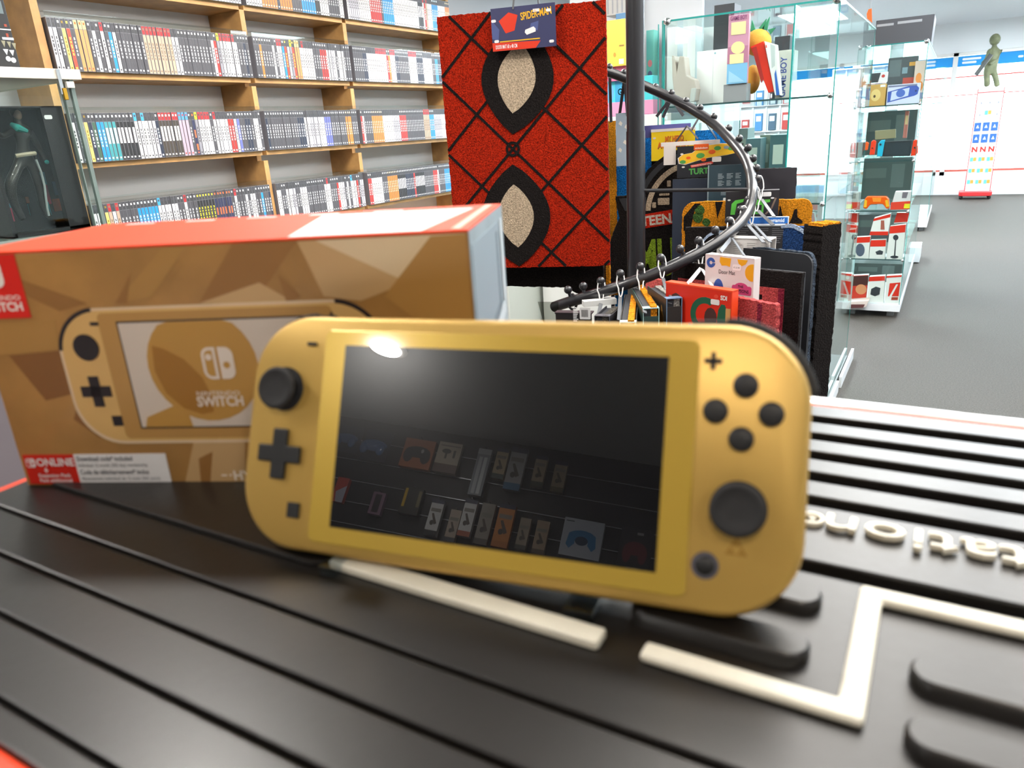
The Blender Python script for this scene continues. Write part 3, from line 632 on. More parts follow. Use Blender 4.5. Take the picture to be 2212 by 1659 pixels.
m = MB(); m.ball(fpt(37, 248, -.038), .0095, 0, 12, True, (1, .85, 1.15)).build('head', mat('skin tone vinyl', '#b08a72', .5), fg, smooth=True)
m = MB(); m.ball(fpt(33, 243, -.0425), .0105, 0, 12, True, (1, 1.05, 1.0)).build('hair', mat('brown hair vinyl', '#2a1d18', .5), fg, smooth=True)
m = MB(); m.tube([fpt(24, 268, -.028), fpt(38, 276, -.018), (fpt(58, 283, -.024))], [.004, .008, .004], 0, 8, world=True).build('scarf', mat('teal cloth', '#2fb6b0', .7), fg, smooth=True)
m = MB(); m.tube([fpt(34, 337, -.020), fpt(52, 334, -.016), fpt(76, 331, -.024)], .0042, 0, 8, world=True).build('belt', mat('cream vinyl', '#cfc4ae', .5), fg, smooth=True)
m = MB(); m.tube([fpt(78, 345, -.022), fpt(89, 372, -.026), fpt(96, 400, -.026), fpt(102, 450, -.028), fpt(106, 466, -.03)], .0024, 0, 6, world=True).build('leg_stripe', mat('pale stripe vinyl', '#cfdbe0', .5), fg, smooth=True)
m = MB(); m.ball(fpt(101, 350, -.028), .0045, 0, 10, True).build('hand', mat('teal cloth', '#2fb6b0'), fg, smooth=True)
# dark box standing on the tower
DF2 = Fr((-1.66, 0, 0), (0, 1, 0), (0, 0, 1)); e1 = DF2.uv(45, 147)[0]; zt_ = .1775
t = thing('toy_box', 'black printed toy box standing on top of the glass tower', 'toy box', DF2(e1 - .1, zt_, -.05))
MB(DF2).box(e1 - .24, e1, zt_, zt_ + .30, -.1, 0).build('carton', P('#1a1a1c', .4), t, bevel=.001)
m = MB(DF2)
for x0, y0, x1, y1, c in ((-20, 60, 24, 66, 1), (4, 80, 30, 87, 1), (-20, 0, 8, 30, 0), (8, 52, 15, 58, 3), (12, 72, 19, 80, 3)):
    a, b2 = DF2.uv(x0, y0), DF2.uv(x1, y1); m.box(a[0], b2[0], min(a[1], b2[1]), max(a[1], b2[1]), .0002, .0006, c)
for x, y in ((8, 95), (20, 97), (31, 100)): u, v = DF2.uv(x, y); m.poly([(u - .004, v + .006), (u + .004, v + .006), (u, v - .006)], .0002, .0006, 2)
for x, y in ((13, 112), (26, 114)): u, v = DF2.uv(x, y); m.poly([(u - .005, v + .005), (u + .005, v + .005), (u, v - .006)], .0002, .0006, 1)
for x, y in ((18, 127), (29, 130)): u, v = DF2.uv(x, y); m.poly(circ(u, v, .005, 14), .0002, .0006, 1)
m.build('icon_print', [P('#66757a'), P('#c9ccd4'), P('#8d8a72'), P('#a3442c')], t)

# ------------------------------------------------------------------ spiral rack
PX, PY = -.6508, 1.7316; PD = math.hypot(PX, PY); PAZ = math.atan2(PX, PY); RAD = PD * math.sin(max(math.atan2(ray(x, y).x, ray(x, y).y) for x, y in ((1625, 413), (1621, 375), (1619, 447))) - PAZ) * 1.004
def arm(px, py, far=None):
    d = ray(px, py); hd = math.hypot(d.x, d.y); th = math.atan2(d.x, d.y) - PAZ; s_ = PD * math.sin(th); k = math.sqrt(max(0, RAD * RAD - s_ * s_))
    if far is None: far = py < 400
    return at(px, py, PD * math.cos(th) + (k if far else -k))
t = thing('spiral_rack', 'black metal spiral rack with ball hooks holding hanging door mats', 'display rack', (PX, PY, -H))
m = MB(); m.tube([(PX, PY, -H + .02), (PX, PY, CEIL - .002)], .0208, 0, 24); m.build('pole', BLKM, t, smooth=True)
zc = at(1375, 283, PD - .02).z
m = MB(); m.tube([(PX, PY, -H + .02), (PX, PY, zc)], .0222, 0, 24); m.build('pole_sleeve', BLKM, t, smooth=True)
m = MB(Fr((PX, PY, -H))); m.loft([(circ(0, 0, .26, 40), 0), (circ(0, 0, .26, 40), .012), (circ(0, 0, .03, 40), .022)]); m.build('base_plate', BLKM, t, smooth=True)
ap = [(1197, 663), (1230, 652), (1262, 643), (1330, 621), (1400, 597), (1460, 571), (1520, 541), (1565, 512), (1600, 480), (1619, 447), (1625, 413), (1621, 375), (1608, 340), (1581, 305), (1546, 270), (1500, 239), (1450, 212), (1400, 189), (1340, 165), (1306, 153)]
P3 = [arm(*a) for a in ap]
P3[10] = (P3[9] + P3[11]) / 2 if (P3[10] - P3[9]).length > .2 else P3[10]
def crm(P_, k=5):
    out = []
    for i in range(len(P_) - 1):
        a, b_, c, d = P_[max(i - 1, 0)], P_[i], P_[i + 1], P_[min(i + 2, len(P_) - 1)]
        for j in range(k):
            s_ = j / k; out.append(.5 * ((2 * b_) + (c - a) * s_ + (2 * a - 5 * b_ + 4 * c - d) * s_ ** 2 + (3 * b_ - a - 3 * c + d) * s_ ** 3))
    return out + [P_[-1]]
AP = crm(P3)
m = MB(); m.tube(AP, .0122, 0, 16, world=True); m.build('spiral_arm', BLKM, t, smooth=True)
balls = [(1227, 626), (1260, 618), (1298, 607), (1340, 591), (1383, 576), (1427, 557), (1469, 538), (1509, 520), (1545, 497), (1575, 477), (1600, 453), (1617, 431), (1629, 409), (1636, 386), (1634, 363), (1627, 342), (1616, 319), (1597, 299), (1574, 277), (1542, 252), (1512, 233), (1482, 218), (1450, 201), (1416, 188), (1348, 157), (1316, 145)]
B3 = {}
for bpx in balls:
    # nearest arm point in the picture sense of height: ball stands on a short peg above the arm
    best = min(AP, key=lambda p: (CX + FPX * p.dot(RT) / p.dot(FW) - bpx[0]) ** 2 + (CY - FPX * p.dot(UP) / p.dot(FW) - bpx[1]) ** 2)
    Bp = at(bpx[0], bpx[1], math.hypot(best.x, best.y)); B3[bpx] = Bp
    m = MB(); m.ball(Bp, .0094, 0, 14, True); m.tube([best, Bp], .004, 0, 8, world=True); m.build('ball_hook', BLKM, t, smooth=True)
rd = P3[10]; rs = Vector((PX, PY, 0)); zr = at(1392, 413, PD - .02).z
m = MB(); dd = (Vector((rd.x, rd.y, 0)) - rs).normalized()
m.tube([rs + dd * .0205 + Vector((0, 0, zr)), Vector((rd.x, rd.y, (zr + rd.z) / 2))], .0042, 0, 10, world=True); m.build('stay_rod', BLKM, t, smooth=True)
m = MB(); e0 = arm(1237, 652, False); e1_ = arm(1228, 655, False)
m.tube([e0 + Vector((math.cos(k) * .002, 0, 0)) + UP * .017 * math.sin(k * 1.0) + RT * .008 * math.cos(k) for k in [2 * PI * i / 16 for i in range(16)]], .0028, 0, 8, closed=True, world=True); m.build('end_ring', BLKM, t, smooth=True)

BACK = mat('black rubber backing', '#23252a', .6); BACKN = mat('navy rubber backing', '#232c3c', .6)
RED = coir('red coir', '#9e2009', .55); CBK = coir('black coir', '#1c1817', .5); CBE = coir('beige coir', '#b7a48c', .35); CBL = coir('blue coir', '#1667ab', .45)
COR = coir('orange coir', '#c8801a', .4); CPK = coir('pink red coir', '#b04848', .35); CGN = coir('lime coir', '#86a32c', .4); CNV = coir('navy coir', '#24406e', .5); CDG = coir('dark green coir', '#3c5a2a', .4); CRD2 = coir('banner red coir', '#c82a14', .3); CWH = coir('pale coir', '#d8c8b8', .25)
def HF(ax_, ay, D1, bx2, by, D2):
    A, B = at(ax_, ay, D1), at(bx2, by, D2); d = Vector((B.x - A.x, B.y - A.y, 0)); w_ = d.length
    return Fr(A, d, (0, 0, 1)), w_
rj = random.Random(5)
def fuzz(pts, st=.006, a=.0011):
    out = []
    for (x0, y0), (x1, y1) in zip(pts, pts[1:] + pts[:1]):
        L = math.hypot(x1 - x0, y1 - y0); n = max(1, int(L / st))
        for k in range(n): out.append((x0 + (x1 - x0) * k / n + rj.uniform(-a, a), y0 + (y1 - y0) * k / n + rj.uniform(-a, a)))
    return out
def mat_pad(t, fr, w_, h_, pile, back=BACK, r=.0005, reverse=False, th=.011):
    o = rr(0, w_, -h_, 0, r, 5 if not isinstance(r, float) or r > .002 else 1)
    if reverse:
        MB(fr).poly(o, -.004, 0).build('backing', back, t); MB(fr).poly(fuzz(o), -.004 - th, -.004).build('pile', pile, t)
    else:
        MB(fr).poly(o, -.016, -th).build('backing', back, t); MB(fr).poly(fuzz(o), -th, 0).build('pile', pile, t)
SILV = mat('silver plastic strap', '#64666a', .4, metal=.1); DSTR = mat('dark plastic strap', '#3c3a3e', .35); WTIE = mat('white cable tie', '#e6e6e6', .4)
def hanger(t, ball, apex, ends, mt=SILV, wd=.0040, tie=WTIE, dep=None):
    Bp = B3[ball]; D = math.hypot(Bp.x, Bp.y) - .012
    if dep: D = dep
    A = at(apex[0], apex[1], D)
    if tie:
        m = MB(); c = (A + Bp) / 2 + UP * .002; hh_ = (Bp - A).length / 2 + .004
        pts = [c + UP * hh_ * math.sin(a) + RT * .0085 * math.cos(a) * (1.0 if math.sin(a) > -.3 else .6) - FW * .004 for a in [2 * PI * i / 18 for i in range(18)]]
        m.tube(pts, .0015, 0, 6, closed=True, world=True); m.build('cable_tie', tie, t, smooth=True)
    for ex_, ey_, D2 in ends:
        E = at(ex_, ey_, D2); d = (E - A).normalized(); nx = d.cross(FW).normalized() * wd; ny = d.cross(nx).normalized() * .0008
        m = MB(); vs = [A + a * nx + b_ * ny + (0 if k == 0 else 1) * (E - A) for k in (0, 1) for a, b_ in ((-1, -1), (1, -1), (1, 1), (-1, 1))]
        m._a(vs, [(0, 1, 2, 3), (7, 6, 5, 4), (0, 4, 5, 1), (1, 5, 6, 2), (2, 6, 7, 3), (3, 7, 4, 0)], 0); m.build('hanger_strap', mt, t)
GRP = 'door mats hanging on the spiral rack'
def dm(label, fr, w_, h_=.6): return thing('door_mat', label, 'door mat', fr(w_ / 2, -h_, -.01), GRP)
def sticker(m, u, v, mi, w=.0, sx=.011, sy=.005): m.poly(rr(u - sx, u + sx, v - sy, v + sy, .0025, 3), w, w + .0005, mi)

# 1. the large red mat: red ground, crossing black lines, two cream leaf shapes rimmed in black
fr, wd = HF(943, 37, 1.94, 1308, 8, 1.86); hgt = .60
fr.o = fr.o; t = dm('big red door mat with black diagonal lines and two cream leaf shapes', fr, wd, hgt)
mat_pad(t, fr, wd, hgt, RED, th=.013)
U = lambda x, y: fr.uv(x, y)
c0 = U(1108, 322); LW = .0065
m = MB(fr)
def clipseg(a, b_):
    (x0, y0), (x1, y1) = a, b_; t0, t1 = 0.0, 1.0
    for p_, q_ in ((x0 - x1, x0 - .003), (x1 - x0, wd - .003 - x0), (y0 - y1, y0 + hgt - .003), (y1 - y0, -.003 - y0)):
        if abs(p_) < 1e-9: continue
        r_ = q_ / p_
        if p_ < 0: t0 = max(t0, r_)
        else: t1 = min(t1, r_)
    return None if t0 >= t1 else [(x0 + (x1 - x0) * k, y0 + (y1 - y0) * k) for k in (t0, t1)]
for sg in (-1, 1):
    for k in range(-3, 4):
        cxk, cyk = c0[0] + k * .17, c0[1]
        sgm = clipseg((cxk - 1, cyk - sg * 1.0), (cxk + 1, cyk + sg * 1.0))
        if sgm: m.strip(sgm, LW, .0002, .0014 + .0002 * (sg > 0))
m.poly(arcband(c0[0], c0[1], .012, .018, 0, 359, 18), .0002, .0018)
m.build('line_inlay', CBK, t)
def leaf(cx0, cy0, cx1, cy1, hw, hw2, n=14):
    a, b_ = Vector(U(cx0, cy0)), Vector(U(cx1, cy1)); d = b_ - a; nn = Vector((-d.y, d.x)).normalized()
    L_ = [tuple(a + d * (k / n) + nn * hw * math.sin(PI * (k / n)) ** .8) for k in range(n + 1)]
    R_ = [tuple(a + d * (k / n) - nn * hw2 * math.sin(PI * (k / n)) ** .8) for k in range(n, -1, -1)]
    return L_ + R_[1:-1]
for A_, B_ in ((((1108, 290), (1128, 45)), ((1108, 245), (1125, 92))), (((1108, 355), (1122, 575)), ((1110, 398), (1120, 534)))):
    MB(fr).poly(leaf(*A_[0], *A_[1], .088, .088), .0020, .0030).build('leaf_rim', CBK, t)
    MB(fr).poly(leaf(*B_[0], *B_[1], .046, .046), .0030, .0038).build('leaf_centre', CBE, t)
cf, cw = HF(1060, 20, 1.885, 1199, 8, 1.852); hh_ = -cf.uv(1130, 106)[1]
m = MB(cf); m.box(0, cw, -hh_, 0, 0, .003, 0); m.poly([(0, -hh_), (cw * .68, -hh_), (cw * .76, -hh_ * .84), (0, -hh_ * .80)], .003, .0033, 1)
m.box(cw * .12, cw * .75, -hh_ * .80, -hh_ * .775, .0033, .0036, 2)
m.poly([(0, -hh_ * .25), (cw * .12, -hh_ * .5), (cw * .1, -hh_ * .75), (0, -hh_ * .7)], .003, .0032, 3).poly([(cw * .62, -hh_ * .42), (cw * .74, -hh_ * .38), (cw * .72, -hh_ * .6), (cw * .6, -hh_ * .55)], .003, .0032, 3)
m.poly([(cw * .12, -hh_ * .3), (cw * .28, -hh_ * .12), (cw * .42, -hh_ * .2), (cw * .36, -hh_ * .55), (cw * .22, -hh_ * .6)], .003, .0033, 1)
m.text('SPIDER-MAN', cw * .47, -hh_ * .33, .022, .0036, 2, bold=.02, width=cw * .48, rot=.10); m.box(cw * .66, cw * .76, -hh_ * .17, -hh_ * .10, .0033, .0036, 4)
m.text('DOOR MAT 60 x 40 CM', cw * .05, -hh_ * .95, .0115, .0036, 4, bold=.02, width=cw * .34)
m.poly([(cw * .53, -hh_ * .56), (cw * .66, -hh_ * .5), (cw * .69, -hh_ * .55), (cw * .69, -hh_ * .62), (cw * .55, -hh_ * .68), (cw * .52, -hh_ * .62)], .0034, .004, 4)
for a, b_ in ((.04, .29), (.07, .77), (.9, .16), (.93, .88)): sticker(m, cw * a, -hh_ * b_, 4, .0036, .0055, .003)
m.build('header_card', [P('#33365c'), P('#d8320e'), P('#f0b416'), P('#4a5688'), P('#ece6e6')], t)
for x in (1108, 1165): 
    a, b_ = at(x, 20, 1.868), at(x + (8 if x < 1150 else -10), -60, 1.868); m = MB(); m.tube([a, b_], .0022, 0, 6, world=True); m.build('hanger_strap', SILV, t)
# 2. dark mats right behind it
fr, wd = HF(1086, 560, 2.02, 1302, 545, 1.95); t = dm('black door mat hanging just behind the big red mat', fr, wd, .14)
MB(fr).poly(fuzz([(0, -.075), (wd * .62, -.078), (wd * .82, -.105), (wd, -.105), (wd, .45), (0, .45)]), -.012, 0).build('pile', CBK, t); MB(fr).box(0, wd, -.05, .44, -.015, -.012).build('backing', BACK, t)
fr, wd = HF(1300, 560, 1.99, 1316, 558, 1.985); t = dm('narrow edge of an orange and black mat beside the big red mat', fr, wd, .2)
MB(fr).poly(fuzz([(0, -.10), (wd, -.10), (wd, .30), (0, .30)], .006, .0015), -.012, 0).build('pile', COR, t); MB(fr).box(wd * .35, wd * .5, -.095, .25, 0, .001).build('stripe_inlay', CBK, t)
# 3. orange mat, grey card, blue mat behind the post
fr, wd = HF(1308, 262, 2.22, 1330, 262, 2.22); t = dm('orange mat glimpsed between the red mat and the blue mat', fr, wd, .5); mat_pad(t, fr, wd, .5, COR); hanger(t, (1316, 145), (1317, 158), [(1320, 264, 2.21)], DSTR, tie=None, dep=2.16)
fr, wd = HF(1330, 245, 2.18, 1362, 262, 2.18); t = thing('header_card', 'pale blue printed card beside the rack pole above the blue mat', 'card', fr(wd / 2, -.12, 0)); m = MB(fr); m.box(0, wd, -.14, 0, 0, .003, 0)
for a, b_ in ((.3, -.02), (.7, -.03), (.6, -.07), (.25, -.09)): m.poly([(wd * a, b_), (wd * a + .006, b_ - .006), (wd * a + .003, b_ - .014), (wd * a - .005, b_ - .008)], .003, .0034, 1)
m.build('card', [P('#a9b9c8'), P('#f0e8dc')], t); hanger(t, (1348, 157), (1349, 170), [(1338, 250, 2.18), (1356, 255, 2.18)], DSTR, tie=None, dep=2.15)
fr, wd = HF(1323, 294, 2.24, 1572, 275, 2.26); t = dm('bright blue coir door mat behind the rack pole', fr, wd, .6); mat_pad(t, fr, wd, .58, CBL)
m = MB(fr); m.box(-.012, -.001, -.58, -.01, -.05, -.004); m.build('side_backing', BACKN, t)
hanger(t, (1512, 233), (1514, 246), [(1483, 300, 2.235), (1548, 300, 2.24)], DSTR, tie=None)
# 4. yellow card
fr, wd = HF(1407, 281, 2.17, 1502, 272, 2.17); t = dm('black door mat with a bright yellow header card', fr, wd, .5); hh_ = -fr.uv(1409, 348)[1]
m = MB(fr); m.box(0, wd, -hh_, 0, -.002, 0, 0).box(-.001, wd + .001, -.006, .001, -.012, .0006, 1).box(-.02, wd * .9, -.02, .012, -.02, -.014, 2)
m.text('MY HERO', wd * .32, -hh_ * .40, .020, .0006, 3, bold=.03, width=wd * .42, rot=.03); m.text('ACADEMIA', wd * .14, -hh_ * .60, .022, .0006, 3, bold=.03, width=wd * .72, rot=.03)
m.text('ACADEMIA', wd * .145, -hh_ * .615, .022, .0003, 4, bold=.04, width=wd * .72, rot=.03); m.text('MY HERO', wd * .325, -hh_ * .41, .020, .0003, 4, bold=.04, width=wd * .42, rot=.03)
sticker(m, .008, -.022, 1, .0004, .004, .0025); m.build('header_card', [P('#f6cf12'), P('#e8ddda'), P('#4a4a86'), P('#e8741a'), P('#2a1c14')], t)
mat_pad(t, fr.sh(0, -.02, -.02), wd, .5, CBK)
hanger(t, (1450, 201), (1450, 212), [(1418, 252, 2.2), (1432, 254, 2.2), (1476, 250, 2.2)], DSTR, tie=None, dep=2.19); hanger(t, (1482, 218), (1484, 272), [(1452, 318, 2.14), (1508, 300, 2.14)], DSTR, .002, tie=None, dep=2.15)
# 5. arched black mat with banner lettering
fr, wd = HF(1392, 345, 2.12, 1655, 330, 2.12); t = dm('black arched door mat with a beige ring, red banner and green letters', fr, wd, .6)
cu, cv = fr.uv(1500, 455); R0 = cu - fr.uv(1366, 455)[0]
o = [(cu + R0 * math.cos(math.radians(a)), cv + R0 * math.sin(math.radians(a))) for a in range(0, 181, 6)] + [(cu - R0, cv - .36), (cu + R0, cv - .36)]
MB(fr).poly(o, -.016, -.012).build('backing', BACK, t); MB(fr).poly(fuzz(o, .008), -.012, 0).build('pile', CBK, t)
m = MB(fr); m.poly(arcband(cu, cv, R0 - .024, R0 - .010, 95, 180, 20), .0, .0012, 0); m.build('rim_groove', BACK, t)
m = MB(fr); m.poly(arcband(cu, cv, R0 - .050, R0 - .036, 98, 178, 20), 0, .0014)
for x0, y0, x1, y1 in ((1441, 390, 1449, 403), (1421, 428, 1446, 442), (1409, 437, 1417, 449), (1424, 418, 1446, 422)):
    a, b_ = fr.uv(x0, y0), fr.uv(x1, y1); m.poly(rr(a[0], b_[0], b_[1], a[1], .002), 0, .0014)
m.build('beige_inlay', CBE, t)
a, b_, c, d = [fr.uv(*p) for p in ((1388, 464), (1444, 452), (1442, 484), (1388, 494))]
MB(fr).poly([a, (b_[0] + .1, b_[1] + .012), (c[0] + .1, c[1] + .012), d], 0, .0014).build('red_banner', CRD2, t)
m = MB(fr); m.text('TEENAGE', a[0] - .003, d[1] + .0075, .036, .0018, 0, bold=.035, width=.150, rot=.09); m.build('banner_lettering', CWH, t)
a = fr.uv(1380, 595); m = MB(fr); m.text('MUTANT', a[0], a[1], .14, .0018, 0, bold=.035, width=.30, rot=.05); m.build('green_lettering', CGN, t)
# 6. black printed card on it
fr, wd = HF(1463, 317, 2.05, 1606, 307, 2.05); t = thing('header_card', 'black card with an orange tag, colourful torn strip and green lettering', 'card', fr(wd / 2, -.08, 0), 'printed header cards on the rack'); hh_ = -fr.uv(1465, 385)[1]
m = MB(fr); m.box(0, wd, -hh_, 0, -.003, 0, 0); Q = lambda x, y: fr.uv(x, y)
strip_o = [Q(1464, 342), Q(1474, 334), Q(1495, 330), Q(1510, 318), Q(1532, 312), Q(1560, 309), Q(1603, 310), Q(1603, 327), Q(1570, 335), Q(1530, 341), Q(1505, 348), Q(1480, 356), Q(1466, 354)]
m.poly(strip_o, .0002, .0005, 1); cxm = [(x * .97 + .03 * Q(1530, 332)[0], y * .93 + .07 * Q(1530, 332)[1]) for x, y in strip_o]; m.poly(cxm, .0005, .0008, 2)
for x, y, r, c in ((1475, 350, .008, 4), (1487, 341, .006, 3), (1500, 345, .008, 2), (1513, 336, .011, 4), (1520, 345, .007, 3), (1538, 328, .009, 3), (1550, 320, .009, 4), (1569, 318, .007, 5), (1580, 320, .009, 4), (1592, 324, .008, 4)):
    u, v = Q(x, y); m.poly(circ(u, v, r, 9, ry=r * .6), .0008 + .0001 * (x % 5), .001 + .0001 * (x % 5), c)
a, b_ = Q(1499, 312), Q(1531, 323); m.box(a[0], b_[0], b_[1], a[1], .0012, .0018, 3); m.text('nickelodeon', (a[0] + b_[0]) / 2, b_[1] + .003, .0065, .0019, 1, 'c', bold=.02, width=(b_[0] - a[0]) * .85)
a, b_ = Q(1491, 359), Q(1540, 350); m.poly([(a[0], a[1] + .002), (a[0] + .003, a[1] - .004), (b_[0], b_[1] - .004), (b_[0] + .002, b_[1] + .003)], .0003, .0007, 6)
m.text('TEENAGE MUTANT NINJA', a[0] + .003, a[1] - .002, .0055, .0008, 1, width=(b_[0] - a[0]) * .9, rot=.09)
a = Q(1488, 377); m.text('TURTLES', a[0], a[1], .020, .0006, 4, bold=.04, width=.078, rot=.03)
u, v = Q(1548, 344); sticker(m, u, v, 1, .0009, .0115, .0062); u, v = Q(1473, 333); sticker(m, u, v, 1, .0006, .004, .002); u, v = Q(1476, 361); sticker(m, u, v, 1, .0006, .004, .002)
m.box(-.035, -.004, -.045, .004, -.012, -.009, 1).box(-.042, wd * .65, .002, .012, -.014, -.010, 1)
m.build('card', [P('#1d1f25'), P('#e4dcd6'), P('#e8b424'), P('#e05a18'), P('#4c9648'), P('#8a98a0'), P('#d2493c')], t)
# 7. navy backs and dark text card
fr, wd = HF(1453, 388, 2.02, 1537, 377, 2.02); t = dm('navy-backed door mat seen from behind, left of the dark text card', fr, wd); mat_pad(t, fr, wd + .02, .58, CBK, BACKN, reverse=True)
fr, wd = HF(1532, 358, 1.985, 1612, 350, 1.985); t = thing('header_card', 'dark teal card with columns of small white print', 'card', fr(wd / 2, -.12, 0), 'printed header cards on the rack')
m = MB(fr); m.box(0, wd, -.115, 0, -.004, 0, 0).box(-.003, 0, -.09, 0, -.01, -.001, 1)
for c in range(3):
    for r_ in range(2):
        for k in range(5): m.box(.022 + c * .021, .022 + c * .021 + rj.uniform(.008, .016), -.022 - r_ * .017 - k * .0028, -.0205 - r_ * .017 - k * .0028, 0, .0004, 1)
for k in range(6): m.box(.030, .030 + rj.uniform(.03, .04), -.058 - k * .003, -.0565 - k * .003, 0, .0004, 1)
m.poly(rr(.036, .062, -.092, -.080, .002), 0, .0005, 2); m.build('card', [P('#2a3e48'), P('#8b9aa0'), P('#dfe3e3')], t)
fr, wd = HF(1612, 366, 2.06, 1722, 358, 2.05); t = dm('plain black mat back right of the spiral arm, below the glass cabinet', fr, wd, .6); mat_pad(t, fr, wd, .6, CBK, mat('violet black backing', '#2b2930', .6), reverse=True)
# 8. orange mat with rounded corners and its black card
fr, wd = HF(1474, 437, 1.90, 1757, 420, 1.88); t = dm('orange coir door mat with rounded corners and black shapes', fr, wd, .58); mat_pad(t, fr, wd, .58, COR, r=(.03, .022, .03, .03))
m = MB(fr); u, v = fr.uv(1545, 436)
m.poly([(u, v), (u + .018, v), (u + .006, v - .04)], 0, .0013); u, v = fr.uv(1716, 452)
m.poly([(u, v), (u + .006, v + .001), (u + .008, v - .018), (u + .02, v - .028), (u + .018, v - .033), (u - .006, v - .032), (u - .012, v - .038), (u - .004, v - .018)], 0, .0013)
u, v = fr.uv(1684, 470); m.poly([(u, v + .03), (u + .008, v), (u + .016, v - .03), (u + .004, v - .05), (u - .01, v - .05)], 0, .0013)
m.poly([(.004, -.035), (.03, -.004), (.045, -.004), (.03, -.02), (.022, -.06), (.004, -.07)], 0, .0012)
m.build('black_inlay', CBK, t); m = MB(fr)
for x, y, r in ((1512, 454, .012), (1508, 470, .013), (1526, 480, .010)): u, v = fr.uv(x, y); m.poly(fuzz(circ(u, v, r, 10)), 0, .0012)
m.build('green_inlay', CDG, t)
fr, wd = HF(1568, 413, 1.86, 1684, 407, 1.86); hh_ = -fr.uv(1570, 474)[1]
m = MB(fr); m.box(0, wd, -hh_, 0, -.003, 0, 0).box(0, wd, -.0015, .0005, -.003, .0006, 1)
m.poly([(.012, -.055), (.014, -.030), (.022, -.022), (.042, -.019), (.04, -.026), (.026, -.030), (.022, -.055)], 0, .0008, 2).poly([(.060, -.022), (.100, -.022), (.100, -.028), (.087, -.030), (.086, -.055), (.062, -.055)], 0, .0008, 2)
m.box(.070, .082, -.046, -.034, .0008, .001, 0); m.strip([(.112, -.02), (.104, -.042), (.092, -.055)], .004, 0, .0006, 3)
sticker(m, .091, -.010, 4, .0006, .011, .005); sticker(m, .008, -.021, 4, .0004, .0035, .0018); sticker(m, .105, -.019, 4, .001, .004, .0018)
m.build('header_card', [P('#242226'), P('#9a9a9e'), P('#5cc046'), P('#7a6658'), P('#e8e6e6')], t)
fr, wd = HF(1480, 492, 1.84, 1606, 486, 1.83); t = dm('black coir mat with a curved blue grey edge in front of the orange mat', fr, wd, .5); mat_pad(t, fr, wd, .5, CBK)
m = MB(fr); m.poly(fuzz(arcband(wd * .62, -.062, .048, .054, 40, 170, 12)), 0, .002); m.build('blue_edge', coir('pale blue coir', '#9fb0c8', .3), t)
# 9. blue strip card and black text box
fr, wd = HF(1612, 470, 1.80, 1703, 471, 1.79); t = dm('navy coir mat with a pale edge under a blue label card', fr, .25, .6)
m = MB(fr); m.box(0, wd, -.014, 0, -.004, 0, 0).box(-.001, wd + .001, 0, .0015, -.004, .0005, 1).box(wd - .001, wd + .001, -.02, .001, -.004, .0006, 1); m.text('pyramid', wd * .55, -.0105, .0115, .0004, 1, bold=.03, width=wd * .36)
m.build('label_card', [P('#1565b8'), P('#dce8f0')], t)
fr2, w2 = HF(1585, 489, 1.785, 1695, 490, 1.775); m = MB(fr2); m.box(0, w2, -.06, 0, -.03, 0, 0)
for c in range(3):
    for k in range(8): m.box(.012 + c * .036, .012 + c * .036 + rj.uniform(.015, .028), -.006 - k * .0045, -.005 - k * .0045, 0, .0004, 1)
m.box(-.003, w2, .0, .003, -.03, .001, 2); m.build('header_box', [P('#252427'), P('#77777c'), P('#b9bcc0')], t)
fr3, w3 = HF(1640, 487, 1.80, 1778, 489, 1.74); MB(fr3).poly(fuzz(rr(0, w3, -.6, 0, (.03, .004, .001, .001), 6)), -.014, 0).build('pile', CNV, t)
m = MB(fr3); m.poly(fuzz([(w3 - .006, -.6), (w3, -.6), (w3, -.0), (w3 - .006, -.0)]), -.002, .002); m.poly(fuzz(arcband(w3 - .075, -.052, .05, .058, 0, 110, 10)), 0, .002); m.build('pale_edge', coir('pale blue coir', '#9fb0c8', .3), t)
hanger(t, (1629, 409), (1637, 455), [(1670, 486, 1.745)]); hanger(t, (1636, 386), (1645, 430), [(1672, 468, 1.75)])
# 10. edge-on black mat at far right
fr, wd = HF(1778, 488, 1.66, 1818, 490, 1.70); t = dm('thick black door mat at the right end of the rack', fr, wd, .6); MB(fr).poly(fuzz(rr(0, wd, -.6, 0, .001, 1), .005, .0014), -.05, 0).build('pile', CBK, t)
MB(fr).poly(fuzz([(.002, -.006), (wd - .002, -.006), (wd - .002, .003), (.002, .003)], .003, .002), -.04, -.001).build('orange_fringe', COR, t)
# 11. white text box with mats
fr, wd = HF(1550, 513, 1.70, 1664, 523, 1.66); t = dm('black rounded mat hanging from an open white text box', fr, wd, .6)
m = MB(fr); m.box(0, wd, -.058, 0, 0, .003, 0).box(0, wd, -.003, 0, -.035, .003, 0).box(0, wd, -.05, 0, -.038, -.035, 0)
for c in range(4):
    for k in range(10): m.box(.008 + c * .03, .008 + c * .03 + rj.uniform(.012, .024), -.010 - k * .004, -.0092 - k * .004, .003, .0034, 1)
m.build('header_box', [P('#dedad6'), P('#8a8886')], t)
fr2, w2 = HF(1600, 535, 1.68, 1756, 548, 1.58); MB(fr2).poly(rr(0, w2, -.58, 0, (.002, .022, .01, .01), 6), -.006, 0).build('backing', BACK, t); MB(fr2).poly(fuzz(rr(0, w2, -.57, .003, (.002, .022, .01, .01), 6)), -.016, -.006).build('pile', coir('dark blue grey coir', '#39424e', .6), t)
hanger(t, (1600, 453), (1612, 482), [(1650, 524, 1.62)], tie=WTIE); hanger(t, (1617, 431), (1627, 483), [(1664, 523, 1.61)])
